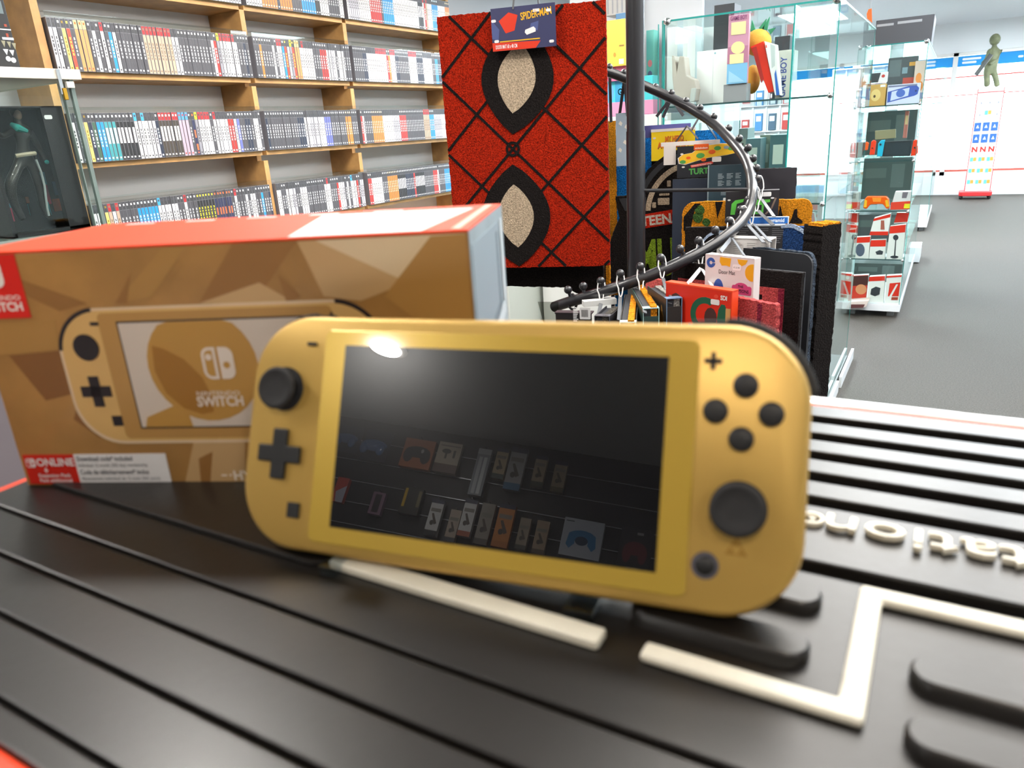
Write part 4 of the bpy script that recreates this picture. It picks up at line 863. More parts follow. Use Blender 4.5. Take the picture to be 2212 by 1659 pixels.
# 12. black and pink framed mat with the white printed card
fr, wd = HF(1453, 566, 1.64, 1734, 574, 1.50); t = dm('black door mat with a pinkish square frame pattern and white printed card', fr, wd, .56); mat_pad(t, fr, wd, .56, CBK)
m = MB(fr); a, b_ = fr.uv(1465, 600), fr.uv(1696, 602); o = [(a[0], a[1]), (b_[0], a[1]), (b_[0], a[1] - .3), (a[0], a[1] - .3)]
m.poly([(a[0], a[1]), (b_[0], a[1]), (b_[0], a[1] - .3), (b_[0] - .045, a[1] - .3), (b_[0] - .045, a[1] - .016), (a[0] + .035, a[1] - .016), (a[0] + .035, a[1] - .3), (a[0], a[1] - .3)], 0, .0013)
m.box(b_[0] - .012, b_[0], a[1] - .3, a[1], .0013, .0016, 1); m.build('frame_inlay', [CPK, coir('plum coir', '#7c2438', .3)], t)
fr, wd = HF(1524, 549, 1.46, 1629, 563, 1.40); hh_ = -fr.uv(1525, 660)[1]
m = MB(fr); m.box(0, wd, -hh_, 0, -.002, .0, 0).box(wd, wd + .001, -hh_, 0, -.02, 0, 0).box(0, wd, -.001, .0005, -.02, 0, 0); Q = lambda x, y: fr.uv(x, y)
u, v = Q(1536, 567); m.poly(arcband(u, v, .0035, .0095, 10, 355, 20), 0, .0006, 1)
a = Q(1556, 556); m.poly([(a[0], a[1] + .001), (a[0] + .024, a[1]), (a[0] + .022, a[1] - .016), (a[0] + .014, a[1] - .014), (a[0] + .004, a[1] - .015), (a[0] - .001, a[1] - .008)], 0, .0005, 2)
a = Q(1593, 560); m.poly([(a[0], a[1]), (a[0] + .022, a[1]), (a[0] + .018, a[1] - .008), (a[0] + .010, a[1] - .012), (a[0] + .003, a[1] - .008)], 0, .0005, 2)
u, v = Q(1626, 590); m.poly([(min(x, wd - .0002), y) for x, y in circ(u, v, .016, 20)], 0, .0005, 2)
u, v = Q(1552, 613); m.poly(circ(u, v - .012, .0115, 20, 0, 360, ry=.022), 0, .0005, 1)
a = Q(1553, 588); m.text('Door Mat', a[0], a[1] - .002, .011, .0006, 4, bold=.0, width=.036)
u, v = Q(1601, 624); m.poly(rr(u - .020, u + .022, v - .011, v + .006, .004), 0, .0005, 3); m.poly(circ(u, v + .002, .015, 16, ry=.0095), 0, .0006, 3)
m.text('THE', u - .001, v + .002, .0065, .0008, 4, 'c', bold=.02); m.text('SIMPSONS', u, v - .007, .0085, .0008, 4, 'c', bold=.02, width=.033)
a = Q(1592, 578); sticker(m, a[0], a[1], 5, .0004, .009, .0055); m.text('€ 23.99', a[0], a[1] - .0015, .004, .0012, 4, 'c', width=.013)
m.build('header_card', [P('#d9d0cf'), P('#284f9c'), P('#e2a512'), P('#c4467a'), P('#1c1a20'), P('#ece8e8')], t)
hanger(t, (1575, 477), (1581, 513), [(1556, 543, 1.44), (1608, 553, 1.43)])
# 13. red card and pink mat
fr, wd = HF(1440, 609, 1.44, 1583, 629, 1.35); t = dm('pink coir door mat with an orange red printed card', fr, wd, .5); hh_ = .085
m = MB(fr); m.box(0, wd, -hh_, 0, -.001, .002, 0).box(-.001, wd + .001, -.002, .001, -.016, .0025, 1).box(wd - .001, wd + .001, -hh_, 0, -.016, .0024, 1); Q = lambda x, y: fr.uv(x, y)
u, v = Q(1525, 680); m.poly(arcband(u, v, .022, .034, 60, 330, 18), .002, .0024, 2); m.poly(circ(u + .012, v - .004, .014, 12, ry=.02), .0024, .0028, 3)
u, v = Q(1465, 670); m.poly(circ(u, v, .012, 9, ry=.02), .002, .0024, 4); m.poly(circ(u - .004, v + .02, .013, 8, ry=.014), .002, .0024, 3)
u, v = Q(1562, 700); m.poly(circ(u, v + .008, .012, 10, ry=.03), .002, .0025, 2); u, v = Q(1575, 690); m.box(u - .006, u + .004, v - .03, v + .02, .0026, .0029, 5)
a = Q(1558, 647); m.text('SDI', a[0], a[1], .0115, .0026, 6, bold=.03, width=.014); u, v = Q(1549, 640); m.poly(circ(u, v, .0048, 12, ry=.0035), .0026, .003, 7)
u, v = Q(1547, 652); sticker(m, u, v, 6, .003, .0095, .005)
a = Q(1489, 709); m.text('DRAGON', a[0], a[1], .015, .003, 8, bold=.05, width=.044, rot=-.03); a = Q(1531, 711); m.text('BALL', a[0], a[1], .0135, .003, 7, bold=.04, width=.026, rot=-.03)
m.build('header_card', [P('#dc2a10'), P('#f0481c'), P('#1e5a40'), P('#4a2c28'), P('#b84a2c'), P('#cf9658'), P('#e8e2dc'), P('#e84a34'), P('#1c2c78')], t)
fr2, w2 = HF(1480, 622, 1.47, 1677, 650, 1.33); MB(fr2).poly(fuzz(rr(0, w2, -.5, 0, .001, 1), .005, .0013), -.012, 0).build('pile', CPK, t)
m = MB(fr2); a = fr2.uv(1641, 660); m.box(a[0] - .004, a[0] + .005, -.5, -.004, 0, .0008); a = fr2.uv(1590, 690); m.box(a[0] - .006, a[0] + .008, -.5, a[1] + .006, 0, .0008); m.build('plum_inlay', coir('plum coir', '#7c2438'), t)
hanger(t, (1509, 520), (1515, 578), [(1486, 613, 1.41), (1543, 625, 1.38)], mat('white plastic strap', '#dcdadc', .35), .0038)
# 14. mats seen nearly edge on along the lower arm
def slab(label, x0, y0, D0, x1, y1, D1, hh_, card, pile, balls_, strap=SILV, cardh=.07, fx=.0):
    fr, wd = HF(x0, y0, D0, x1, y1, D1); t = dm(label, fr, wd, hh_)
    MB(fr.sh(0, fx, 0)).box(.0, wd, -hh_, 0, -.012, 0).build('backing', BACK, t)
    MB(fr.sh(0, fx, -.012)).poly(fuzz([(0, -hh_), (wd, -hh_), (wd, .0035), (0, .0035)], .004, .0015), -.012, 0).build('pile', pile, t)
    m = MB(fr); m.box(-.001, wd + .002, -cardh, .004, .001, .003, 0).box(wd - .014, wd + .002, .003, .0045, -.028, .003, 1).box(wd + .001, wd + .0025, -cardh, -.012, -.028, .003, 0).box(wd + .001, wd + .0028, -cardh, .004, .0015, .003, 1).box(wd + .001, wd + .0028, -cardh, .004, -.028, -.0265, 1).box(-.001, wd, -cardh, .003, -.028, -.0265, 0); m.build('header_card', card, t)
    for bl_, apx, ends in balls_: hanger(t, bl_, apx, ends, strap)
    return t, fr, wd
DK = P('#2c2724'); 
t, fr, wd = slab('dark card mat with a gold figure print, seen at an angle beside the red card', 1402, 622, 1.52, 1442, 652, 1.40, .5, [DK, P('#6f8cab')], coir('grey white coir', '#8a8680', .5), [((1427, 557), (1432, 600), [(1447, 655, 1.40)])])
m = MB(fr); a = fr.uv(1432, 690); m.poly([(a[0] - .02, a[1] - .03), (a[0], a[1] + .03), (a[0] + .012, a[1] + .01), (a[0] + .012, a[1] - .03)], .003, .0034); m.build('gold_print', P('#9a6c2a'), t)
t, fr, wd = slab('orange coir mat with a dark green card, seen edge on', 1364, 620, 1.62, 1392, 672, 1.40, .5, [P('#2c4440'), P('#a9cfd0')], COR, [((1383, 576), (1385, 628), [(1393, 676, 1.38)])], fx=.004)
t, fr, wd = slab('orange coir mat with a dark card, nearer the end of the rack', 1352, 640, 1.60, 1342, 695, 1.36, .5, [P('#1f1e1c'), P('#b8d4cc')], COR, [((1340, 591), (1340, 640), [(1337, 692, 1.38)])], fx=.004)
t, fr, wd = slab('black mat with a silver strap near the end of the spiral arm', 1312, 665, 1.50, 1288, 700, 1.42, .5, [P('#25242a'), P('#55555a')], coir('grey coir', '#4a4742', .5), [((1298, 607), (1299, 652), [(1286, 712, 1.40)])])
fr, wd = HF(1200, 676, 1.52, 1277, 652, 1.50); t = dm('beige mat with a black card carrying a white barcode label', fr, wd, .5)
m = MB(fr); m.box(0, wd, -.08, 0, -.002, 0, 0).box(0, .002, -.08, 0, -.02, 0, 0).box(-.002, wd, -.002, .001, -.022, 0, 1)
a, b_ = fr.uv(1252, 668), fr.uv(1276, 690); m.poly(rr(a[0], b_[0], b_[1], a[1] + .004, .002), .0002, .0006, 2)
for k in range(9): m.box(a[0] + .004 + k * .0016, a[0] + .0048 + k * .0016, b_[1] + .005, a[1] - .001, .0006, .0008, 0)
for k in range(9): m.box(a[0] - .014, a[0] - .003 - rj.uniform(0, .004), a[1] + .002 - k * .0035, a[1] + .004 - k * .0035, .0002, .0005, 2)
m.text('GOEIE MORGEN', .006, -.036, .0075, .0006, 3, bold=.02, width=.035, rot=.08); m.text('DEURMAT', .004, -.046, .0075, .0006, 3, bold=.02, width=.028, rot=.08)
m.build('header_card', [P('#201c1e'), P('#3c3438'), P('#dcdcdc'), P('#d8381c')], t)
fr2, w2 = HF(1150, 712, 1.50, 1202, 684, 1.50); MB(fr2).poly(fuzz([(0, -.3), (w2, -.3), (w2, 0), (0, 0)]), -.03, -.004).build('pile', CBE, t); 
fr3, w3 = HF(1262, 652, 1.56, 1332, 646, 1.58); MB(fr3).box(0, w3, -.012, 0, -.02, 0).build('white_card', P('#dfe0de'), t)
fr, wd = HF(1162, 652, 1.6, 1206, 648, 1.58); t = thing('clear_bag', 'empty clear plastic sleeve hanging at the end of the spiral arm', 'plastic bag', fr(wd / 2, -.06, 0)); MB(fr).poly([(0, 0), (wd, .002), (wd, -.05), (.012, -.05)], 0, .0006).build('sleeve', glass_mat('soft plastic', '#d8dad6', .1), t)
fr, wd = HF(1395, 605, 1.75, 1420, 610, 1.75); t = dm('small pinkish corner of a mat behind the arm', fr, wd, .3); MB(fr).poly(fuzz(rr(0, wd + .02, -.3, 0, .012, 4), .005, .0018), -.012, 0).build('pile', coir('rose coir', '#d0605c', .3), t)
fr, wd = HF(1326, 425, 2.12, 1372, 418, 2.12); t = dm('black shaped door mat in the dark left of the rack pole', fr, wd + .1, .4); MB(fr).poly(fuzz([(.004, 0), (.16, .002), (.16, -.26), (-.012, -.26), (-.014, -.13), (.0, -.09), (.016, -.06), (.008, -.03)], .006), -.014, 0).build('pile', CBK, t)
MB(fr).poly([(.014, -.006), (.16, -.004), (.16, -.05), (.03, -.04)], 0, .001).build('rubber_patch', BACK, t)

# ------------------------------------------------------------------ glass display cabinets along the aisle
def cabinet(label, x0, x1, y0, y1, zb, zt_, shelves, base_col, inner=None, clips=True):
    t = thing('glass_cabinet', label, 'display cabinet', ((x0 + x1) / 2, (y0 + y1) / 2, -H), 'glass display cabinets in a row along the aisle'); th = .006
    for nm, a in (('front_pane', (x0, x1, y0, y0 + th)), ('back_pane', (x0, x1, y1 - th, y1)), ('side_pane', (x0, x0 + th, y0 + th, y1 - th)), ('side_pane', (x1 - th, x1, y0 + th, y1 - th))):
        MB().box(*a, zb, zt_).build(nm, GLASS, t)
    MB().box(x0, x1, y0, y1, zt_, zt_ + .006).build('top_pane', GLASS, t)
    m = MB()
    for x in (x0 - .0005, x1 - .004):
        for y in (y0 - .0005, y1 - .004): m.box(x, x + .003, y, y + .003, zb, zt_)
    m.box(x0, x1, y0 - .001, y0 + .001, zt_, zt_ + .006).box(x1 - .001, x1 + .001, y0, y1, zt_, zt_ + .006); m.build('pane_edges', GEDGE, t)
    for z in shelves:
        o = MB().box(x0 + .01, x1 - .01, y0 + .012, y1 - .012, z - .006, z).build('glass_shelf', GLASS, t)
        MB().box(x0 + .01, x1 - .01, y0 + .010, y0 + .012, z - .006, z).build('shelf_edge', mat('dark shelf edge', '#2f4a4c', .3), o)
    m = MB(); m.box(x0 - .004, x1 + .004, y0 - .004, y1 + .004, zb - .045, zb); m.build('base_tray', mat('white board', '#dfe2e4', .5) if clips != 2 else mat('grey base board', '#6d7070', .5), t, bevel=.002)
    for x in (x0 + .03, x1 - .07):
        for y in (y0 + .05, y1 - .1): MB().box(x, x + .04, y, y + .05, -H, zb - .045).build('foot', mat('grey castor', '#8b8f92', .5), t)
    if clips:
        for x in (x0 + .02, x1 - .012):
            for z in [zt_ + .003] + list(shelves): m = MB(); m.ball((x, y0 - .004, z - .003), .010 if z < zt_ else .014, 0, 10); m.build('chrome_clip', CHROME, t, smooth=True)
    return t
ZB = -1.165; ZT = .334
cA = cabinet('tall glass cabinet behind the spiral rack holding retro consoles and boxes', -.95, -.36, 2.8, 4.0, -1.2, ZT, (.052, -.30, -.62), '#fff', clips=2)
MB().box(-.5, -.496, 2.815, 3.6, ZB, ZT).build('inner_pane', GLASS, cA); MB().box(-.5005, -.4955, 2.79, 2.812, ZB, ZT).build('inner_pane_edge', GEDGE, cA)
MB().box(-.945, -.939, 2.797, 2.8, ZB, ZT).build('door_edge', GEDGE, cA); MB().box(-.976, -.973, 2.83, 2.834, ZB, ZT).build('door_edge', GEDGE, cA)
for x, y, y2 in ((-.354, 3.15, 3.56), (-.349, 3.62, 4.12)): MB().box(x, x + .012, y, y2, -H + .0, -H + .055).build('floor_rail', mat('white board', '#dfe2e4'), cA)
cB = cabinet('glass cabinet with red accessory boxes on its lower shelves', -.503, -.18, 5.06, 6.95, ZB, ZT, (.012, -.30, -.592, -.885), '#fff')
MB().box(-.235, -.14, 7.0, 7.32, -H + .01, -H + .13).build('end_block', mat('white board', '#dfe2e4'), cB)
cC = cabinet('farthest glass cabinet in the row toward the shop window', -.52, -.15, 8.9, 10.6, ZB, ZT, (.012, -.30, -.6), '#fff', clips=False)
def carton(name, label, cat, fr, u0, u1, v0, v1, d, c, deco=(), group=None, bev=.001):
    """a printed box: deco = rectangles or polygons given as fractions of its face"""
    t = thing(name, label, cat, fr((u0 + u1) / 2, v0, -d / 2), group)
    MB(fr).box(u0, u1, v0, v1, -d, 0).build('carton', P(c), t, bevel=bev)
    if deco:
        m = MB(fr); ms = []
        for k, (kind, a, cc) in enumerate(deco):
            if cc not in ms: ms.append(cc)
            X = lambda f: u0 + (u1 - u0) * f; Y = lambda f: v0 + (v1 - v0) * f; z_ = .0003 + k * .0002
            if kind == 'r': m.box(X(a[0]), X(a[2]), Y(a[1]), Y(a[3]), z_, z_ + .0004, ms.index(cc))
            if kind == 'e': m.poly(circ(X(a[0]), Y(a[1]), (u1 - u0) * a[2], 14, ry=(v1 - v0) * a[3]), z_, z_ + .0004, ms.index(cc))
            if kind == 'p': m.poly([(X(x), Y(y)) for x, y in a], z_, z_ + .0004, ms.index(cc))
            if kind == 't': m.text(a[0], X(a[1]), Y(a[2]), a[3], z_ + .0002, ms.index(cc), 'c', bold=.02, width=(u1 - u0) * a[4] if len(a) > 4 else None, rot=a[5] if len(a) > 5 else 0)
        m.build('print', [P(x) for x in ms], t)
    return t
def px_carton(name, label, cat, Y_, a, b_, d, c, deco=(), zb=None, group=None):
    """a box facing the counter in the plane Y = Y_, between two picture corners (top left, bottom right)"""
    f = Fr((0, Y_, 0), (1, 0, 0), (0, 0, 1)); (u0, v1), (u1, v0) = f.uv(*a), f.uv(*b_)
    if zb is not None: v0 = zb
    return carton(name, label, cat, f, u0, u1, v0, v1, d, c, deco, group)
SA = .0522
px_carton('console_carton', 'tall black box standing at the back of the cabinet behind the rack', 'box', 3.12, (1543, 12), (1580, 215), .10, '#25282e', (('r', (.1, .18, .6, .40), '#8d8b94'), ('r', (.2, .25, .5, .36), '#6b5a5a')), SA)
px_carton('game_card_box', 'tall printed pink and blue card box with three pale panels', 'box', 2.86, (1574, 35), (1614, 160), .02, '#c58aa4',
    (('r', (0, 0, 1, .3), '#7ab0d8'), ('r', (0, .3, 1, .55), '#b0708c'), ('r', (.15, .72, .85, .90), '#f0d9a2'), ('e', (.5, .53, .33, .09), '#f0dc9a'), ('r', (.12, .3, .8, .44), '#eed6a0'), ('t', ('GAME BOY', .5, .93, .02, .8), '#8c4a78'), ('p', ((.1, .02), (.9, .02), (.1, .2)), '#9cc4e0')), zb=.1125)
carton('clear_case', 'clear plastic case carrying the pink and blue card box', 'plastic case', Fr((0, 2.865, 0), (1, 0, 0), (0, 0, 1)), -.742, -.66, SA, .112, .06, '#8d8c92')
# plush ball with green leaves
bc = at(1637, 92, 3.02); t = thing('plush_toy', 'yellow orange ball-shaped plush with green leaves behind the glass', 'plush toy', (bc.x, bc.y, SA)); f = Fr(bc, (1, 0, 0), (0, 0, 1))
YP = mat('orange yellow plush', '#cf9634', .8, bump=(300, .4, .002)); GP = mat('green felt', '#2f7f5c', .8)
m = MB(); m.ball(bc, .047, 0, 20, True, (1, .95, .95)); m.build('head', YP, t, smooth=True)
m = MB(); m.ball(Vector((bc.x - .02, bc.y + .03, (bc.z - .045 + SA) / 2)), .05, 0, 16, True, (.55, .7, 1.0)); m.build('body', YP, t, smooth=True)
m = MB(f)
for u, v, a, L in ((-.018, .040, 98, .036), (.010, .042, 62, .036), (.022, .040, 68, .042), (.038, .03, 30, .024), (-.045, -.02, 250, .03)):
    r = math.radians(a); e_ = (math.cos(r), math.sin(r)); n_ = (-e_[1] * .009, e_[0] * .009); m.poly([(u + n_[0], v + n_[1]), (u - n_[0], v - n_[1]), (u + e_[0] * L, v + e_[1] * L)], -.005, .005)
m.build('leaf', GP, t)
# red box leaning, white game boxes
fa = Fr(at(1622, 100, 2.98), (.985, 0, .0), (0, 0, 1)); an = math.radians(-8)
f = Fr(fa.o, (math.cos(an), 0, math.sin(an) * -0.0), (0, 0, 1))
def lean_box(name, label, pts, Y_, d, c, deco=None):
    f = Fr((0, Y_, 0), (1, 0, 0), (0, 0, 1)); Q_ = [f.uv(*p) for p in pts]; t = thing(name, label, 'box', f(sum(p[0] for p in Q_) / 4, min(p[1] for p in Q_), -d / 2))
    MB(f).poly(Q_, -d, 0).build('carton', P(c), t, bevel=.001)
    if deco:
        m = MB(f); ms = []
        for k, (pp, cc) in enumerate(deco):
            if cc not in ms: ms.append(cc)
            m.poly([f.uv(*p) for p in pp], .0003 + k * .0002, .0006 + k * .0002, ms.index(cc))
        m.build('print', [P(x) for x in ms], t)
    return t
lean_box('red_box', 'bright red box leaning in the cabinet in front of the yellow plush', [(1621, 101), (1649, 89), (1672, 197), (1660, 201)], 2.90, .05, '#e02c0c', [([(1624, 104), (1634, 100), (1650, 170), (1645, 180)], '#b02a22')])
lean_box('game_box', 'white game box with blue lower half leaning beside the red box', [(1651, 89), (1676, 96), (1686, 206), (1674, 206)], 2.885, .04, '#dfdfe0', [([(1664, 95), (1674, 99), (1674, 142), (1667, 148)], '#b8c2c4'), ([(1676, 150), (1684, 205), (1677, 206), (1673, 160)], '#2c62b8'), ([(1654, 97), (1656, 97), (1657, 103), (1654, 103)], '#d8483c')])
px_carton('game_box', 'pale grey game box with blue upright lettering at the right of the shelf', 'box', 2.93, (1679, 110), (1709, 204), .09, '#c9c6bf', (('t', ('GAME BOY', .62, .45, .030, 2.4, PI / 2), '#3c4a8a'), ('r', (.08, .3, .2, .75), '#7f7f86')), SA)
px_carton('game_box', 'dark box standing at the back behind the pale grey game box', 'box', 3.2, (1674, 80), (1705, 112), .08, '#30343c', (), SA)
# pale moulded holders and white boxes
f = Fr((0, 2.92, 0), (1, 0, 0), (0, 0, 1)); t = thing('light_gun_holder', 'grey moulded plastic holder with two prongs on the cabinet shelf', 'plastic holder', f(-.8, SA, -.03))
MB(f).poly([f.uv(*p) for p in ((1451, 120), (1456, 120), (1462, 155), (1466, 128), (1467, 121), (1478, 122), (1482, 163), (1500, 172), (1504, 192), (1500, 219), (1458, 222), (1452, 170))], -.06, 0).build('shell', mat('putty grey plastic', '#b3aaa2', .5), t, bevel=.003)
MB(f).poly([f.uv(*p) for p in ((1495, 191), (1505, 190), (1501, 219), (1491, 220))], .0, .012).build('foot_piece', mat('light grey plastic', '#b8bdbc', .5), t, bevel=.001)
px_carton('console_carton', 'broad glossy white box in the middle of the cabinet shelf', 'box', 2.99, (1506, 112), (1574, 218), .14, '#f3f5f6', (('e', (.55, .94, .03, .02), '#8fb8c8'), ('r', (.49, .0, .5, .9), '#dfe8ea')), SA)
px_carton('console_carton', 'narrow white box behind the grey moulded holder', 'box', 3.2, (1476, 58), (1500, 215), .10, '#f2f4f6', (), SA)
px_carton('console_carton', 'white box with a slanted top behind the broad white box', 'box', 3.3, (1520, 60), (1550, 215), .10, '#eef2f4', (), SA)
px_carton('console_carton', 'slim white box at the left end of the cabinet shelf', 'box', 3.3, (1441, 60), (1462, 222), .2, '#e9eff2', (), SA)
# lower shelf: added blocks imitate the dark teal reflections in the glass
for k, (a, b_, Y_, c, lb) in enumerate((((1612, 300), (1640, 372), 3.0, '#4a6870', 'added dull teal reflection block on the second shelf'), ((1642, 292), (1662, 372), 3.1, '#7c8a80', 'added narrow sage reflection block on the second shelf'), ((1664, 292), (1697, 372), 2.95, '#3d5c62', 'added dark teal reflection block on the second shelf'), ((1596, 278), (1612, 372), 3.15, '#8b9c9e', 'added grey green reflection block on the second shelf'))):
    px_carton('boxed_console_or_filler', lb + ' of the cabinet behind the rack', 'box', Y_, a, b_, .12, c, (('r', (.2, .55, .8, .85), '#a9b8b0'),), -.30)

# items in the second cabinet
YB2 = 5.09
SB = {1: .0122, 2: -.30 + .0002, 3: -.592 + .0002, 4: -.885 + .0002, 5: ZB + .0002}
px_carton('boxed_console_or_filler', 'gold box with a round print on the top shelf of the second cabinet', 'box', YB2 + .02, (1872, 184), (1911, 226), .05, '#c79a50', (('e', (.5, .5, .25, .28), '#e0c07a'), ('e', (.45, .45, .06, .07), '#4c3418'), ('r', (.7, .86, .95, .96), '#e8e4dc')), SB[1])
t = px_carton('boxed_console_or_filler', 'white box picturing a blue handheld on the top shelf of the second cabinet', 'box', YB2 + .015, (1918, 184), (1984, 224), .05, '#cfd0e2',
    (('p', ((.03, .12), (.02, .66), (.85, .95), (.97, .75), (.94, .45), (.85, .38)), '#3c55a8'), ('p', ((.12, .2), (.14, .66), (.68, .8), (.66, .4)), '#c2c8e4'), ('e', (.42, .55, .14, .2), '#4a66b4'), ('e', (.88, .62, .03, .05), '#20306c'), ('r', (.02, .88, .9, .96), '#7a7c98')), SB[1])
px_carton('boxed_console_or_filler', 'dark box with coloured tiles stacked behind the blue handheld box', 'box', YB2 + .1, (1920, 126), (1978, 180), .08, '#474d50', (('r', (.05, .6, .45, .95), '#5c6668'), ('r', (.55, .4, .95, .56), '#b84a3c'), ('r', (.05, .28, .45, .34), '#d2b020'), ('r', (.72, .8, .96, .88), '#c8923c'), ('r', (.5, .65, .68, .78), '#7a929c'), ('r', (.1, .02, .9, .2), '#6a5148')), SB[1])
px_carton('boxed_console_or_filler', 'white box with a red emblem leaning left of the dark tiled box', 'box', YB2 + .05, (1880, 158), (1916, 182), .02, '#e2dfe0', (('p', ((0, 0), (.05, .95), (.6, .95), (.48, 0)), '#32363c'), ('e', (.75, .6, .1, .16), '#c03a34')), SB[1] + .13)
px_carton('small_box', 'small pale box with orange pictures at the right of the top shelf', 'box', YB2 + .06, (1978, 132), (1998, 182), .05, '#cfb8a8', (('e', (.4, .6, .25, .12), '#d8843c'), ('e', (.6, .4, .25, .12), '#c87a30'), ('r', (.1, .1, .9, .25), '#8088a0')), SB[1] )
for a, b_, c, z_, lb in (((1872, 243), (1976, 300), '#3f4c4c', SB[2], 'behind the tablet and slim controllers'), ((1862, 348), (1962, 452), '#46524f', SB[3], 'behind the clear orange controller'), ((1850, 464), (1948, 560), '#45494b', SB[4], 'behind the microphone stand box'), ((1845, 568), (1940, 655), '#3c4442', SB[5], 'behind the boxes on the bottom shelf')):
    px_carton('dark_filler', 'added dark grey green block darkening the cabinet back ' + lb, 'box', 5.75, a, b_, .3, c, (('r', (.1, .55, .5, .8), '#56625f'), ('r', (.6, .3, .85, .9), '#5a6664')), z_)  # added blocks imitate the dark reflecting back of the cabinet
# controllers and a tablet on the next shelf
f = Fr((0, YB2 + .01, 0), (1, 0, 0), (0, 0, 1))
def shape(name, label, cat, outline, d, mt, extra=(), w=0, bev=.003):
    Q_ = [f.uv(*p) for p in outline]; zmin = min(p[1] for p in Q_)
    t = thing(name, label, cat, f(sum(p[0] for p in Q_) / len(Q_), zmin, w)); MB(f).poly(Q_, w - d, w).build('body', mt, t, bevel=bev)
    for nm, pp, m2, h_ in extra: MB(f).poly([f.uv(*p) for p in pp], w, w + h_).build(nm, m2, t)
    return t
NEONR, NEONB = P('#e8380c', .4), P('#18a8c8', .4)
def pilln(x0, y0, x1, y1, sl=0): return [(x0 + sl, y0 + 6), (x0 + 3 + sl, y0 + 1), (x0 + 6 + sl, y0), (x1 + sl, y0), (x1, y1), (x0 + 6, y1), (x0 + 1, y1 - 3), (x0, y1 - 8)]
shape('game_controller', 'orange red slim controller right of the tablet screen', 'controller', [(1973, 304), (1978, 301), (1983, 303), (1983, 330), (1979, 336), (1967, 337)], .02, NEONR, (('stick', circ(1976, 319, 2.2, 10), P('#202428'), .006),))
shape('game_tablet', 'dark tablet screen on the second cabinet shelf', 'tablet', [(1911, 306), (1971, 302), (1966, 337), (1905, 338)], .014, P('#26292d', .3), (('screen', [(1915, 309), (1968, 306), (1964, 334), (1909, 335)], P('#3a4044', .15), .001),))
shape('game_controller', 'turquoise slim controller left of the tablet screen', 'controller', [(1897, 310), (1903, 303), (1912, 302), (1906, 338), (1894, 338)], .02, NEONB, (('stick', circ(1902, 312, 2.4, 10), P('#203038'), .006),))
shape('game_controller', 'orange red slim controller third from the cabinet edge', 'controller', [(1882, 306), (1887, 302), (1893, 305), (1889, 334), (1878, 335)], .02, NEONR, (('stick', circ(1885, 320, 2.2, 10), P('#8c2410'), .006),))
shape('game_controller', 'small orange controller top left of the cabinet shelf', 'controller', [(1866, 309), (1872, 306), (1877, 309), (1874, 324), (1864, 325)], .02, P('#ee5a10', .4))
shape('small_box', 'small white and red box at the left end of the controller shelf', 'box', [(1851, 308), (1864, 306), (1861, 341), (1848, 341)], .03, P('#e3e0de'), (('red_edge', [(1851, 308), (1854, 308), (1851, 341), (1848, 341)], P('#d8341c'), .001),))
shape('arcade_board', 'olive circuit board style box behind the tablet', 'box', [(1886, 284), (1932, 280), (1932, 300), (1886, 304)], .02, P('#8a8464'), (), -.12)
shape('figure_box', 'narrow red and cream box behind the tablet', 'box', [(1953, 240), (1962, 240), (1956, 300), (1947, 300)], .02, P('#a8685c'), (('print', [(1954, 250), (1960, 250), (1958, 270), (1952, 270)], P('#c8b080'), .001),), -.12)
shape('game_controller', 'clear orange controller with yellow grips on the third shelf', 'controller', [(1868, 430), (1873, 424), (1915, 424), (1920, 430), (1922, 450), (1915, 452), (1907, 441), (1880, 442), (1872, 452), (1864, 450)], .04, mat('clear orange plastic', '#ee5c12', .2, coat=.5),
      (('yellow_grip', [(1868, 431), (1873, 433), (1872, 447), (1866, 448)], P('#f0b020'), .002), ('yellow_grip', [(1912, 433), (1918, 431), (1921, 446), (1914, 447)], P('#f0b020'), .002), ('yellow_face', [(1884, 427), (1904, 427), (1902, 436), (1886, 436)], P('#f08a1c'), .002)), bev=.006)
shape('accessory_box', 'white and red box with a yellow corner beside the clear orange controller', 'box', [(1934, 414), (1970, 413), (1966, 452), (1923, 453)], .06, P('#d6cfce'), (('red_band', [(1925, 437), (1968, 434), (1966, 452), (1923, 453)], P('#d83a22'), .001), ('yellow_tab', [(1954, 440), (1967, 440), (1966, 450), (1952, 450)], P('#e8d820'), .002), ('picture', [(1950, 415), (1962, 415), (1958, 428), (1948, 428)], P('#70656c'), .0015)))
shape('accessory_box', 'dim box at the left end of the clear orange controller shelf', 'box', [(1843, 418), (1853, 417), (1851, 449), (1838, 451)], .05, P('#b0a89c'), (('red_band', [(1840, 438), (1852, 437), (1851, 449), (1838, 451)], P('#c8402c'), .001),))
PR = P('#dc2a12'); PWH = P('#e6e2de'); PDK = P('#30333a')
def redbox(label, quad, fr_red, pic, w=0, d=.05):
    (xa, ya), (xb, yb), (xc, yc), (xd, yd) = quad; k = fr_red
    band = [(xa, ya), (xb, yb), (xb + (xc - xb) * k, yb + (yc - yb) * k), (xa + (xd - xa) * k, ya + (yd - ya) * k)]
    return shape('accessory_box', label, 'box', quad, d, PWH, (('red_band', band, PR, .001),) + tuple(pic), w, .001)
redbox('white box with a red top picturing a microphone stand, right of the fourth shelf', [(1923, 489), (1957, 485), (1949, 561), (1914, 560)], .22, (('stand_picture', [(1934, 518), (1936, 518), (1934, 553), (1931, 553)], PDK, .0016), ('head_picture', circ(1935, 513, 6, 12), PDK, .0018), ('foot_picture', circ(1932, 555, 9, 12, ry=3), PDK, .0018)))
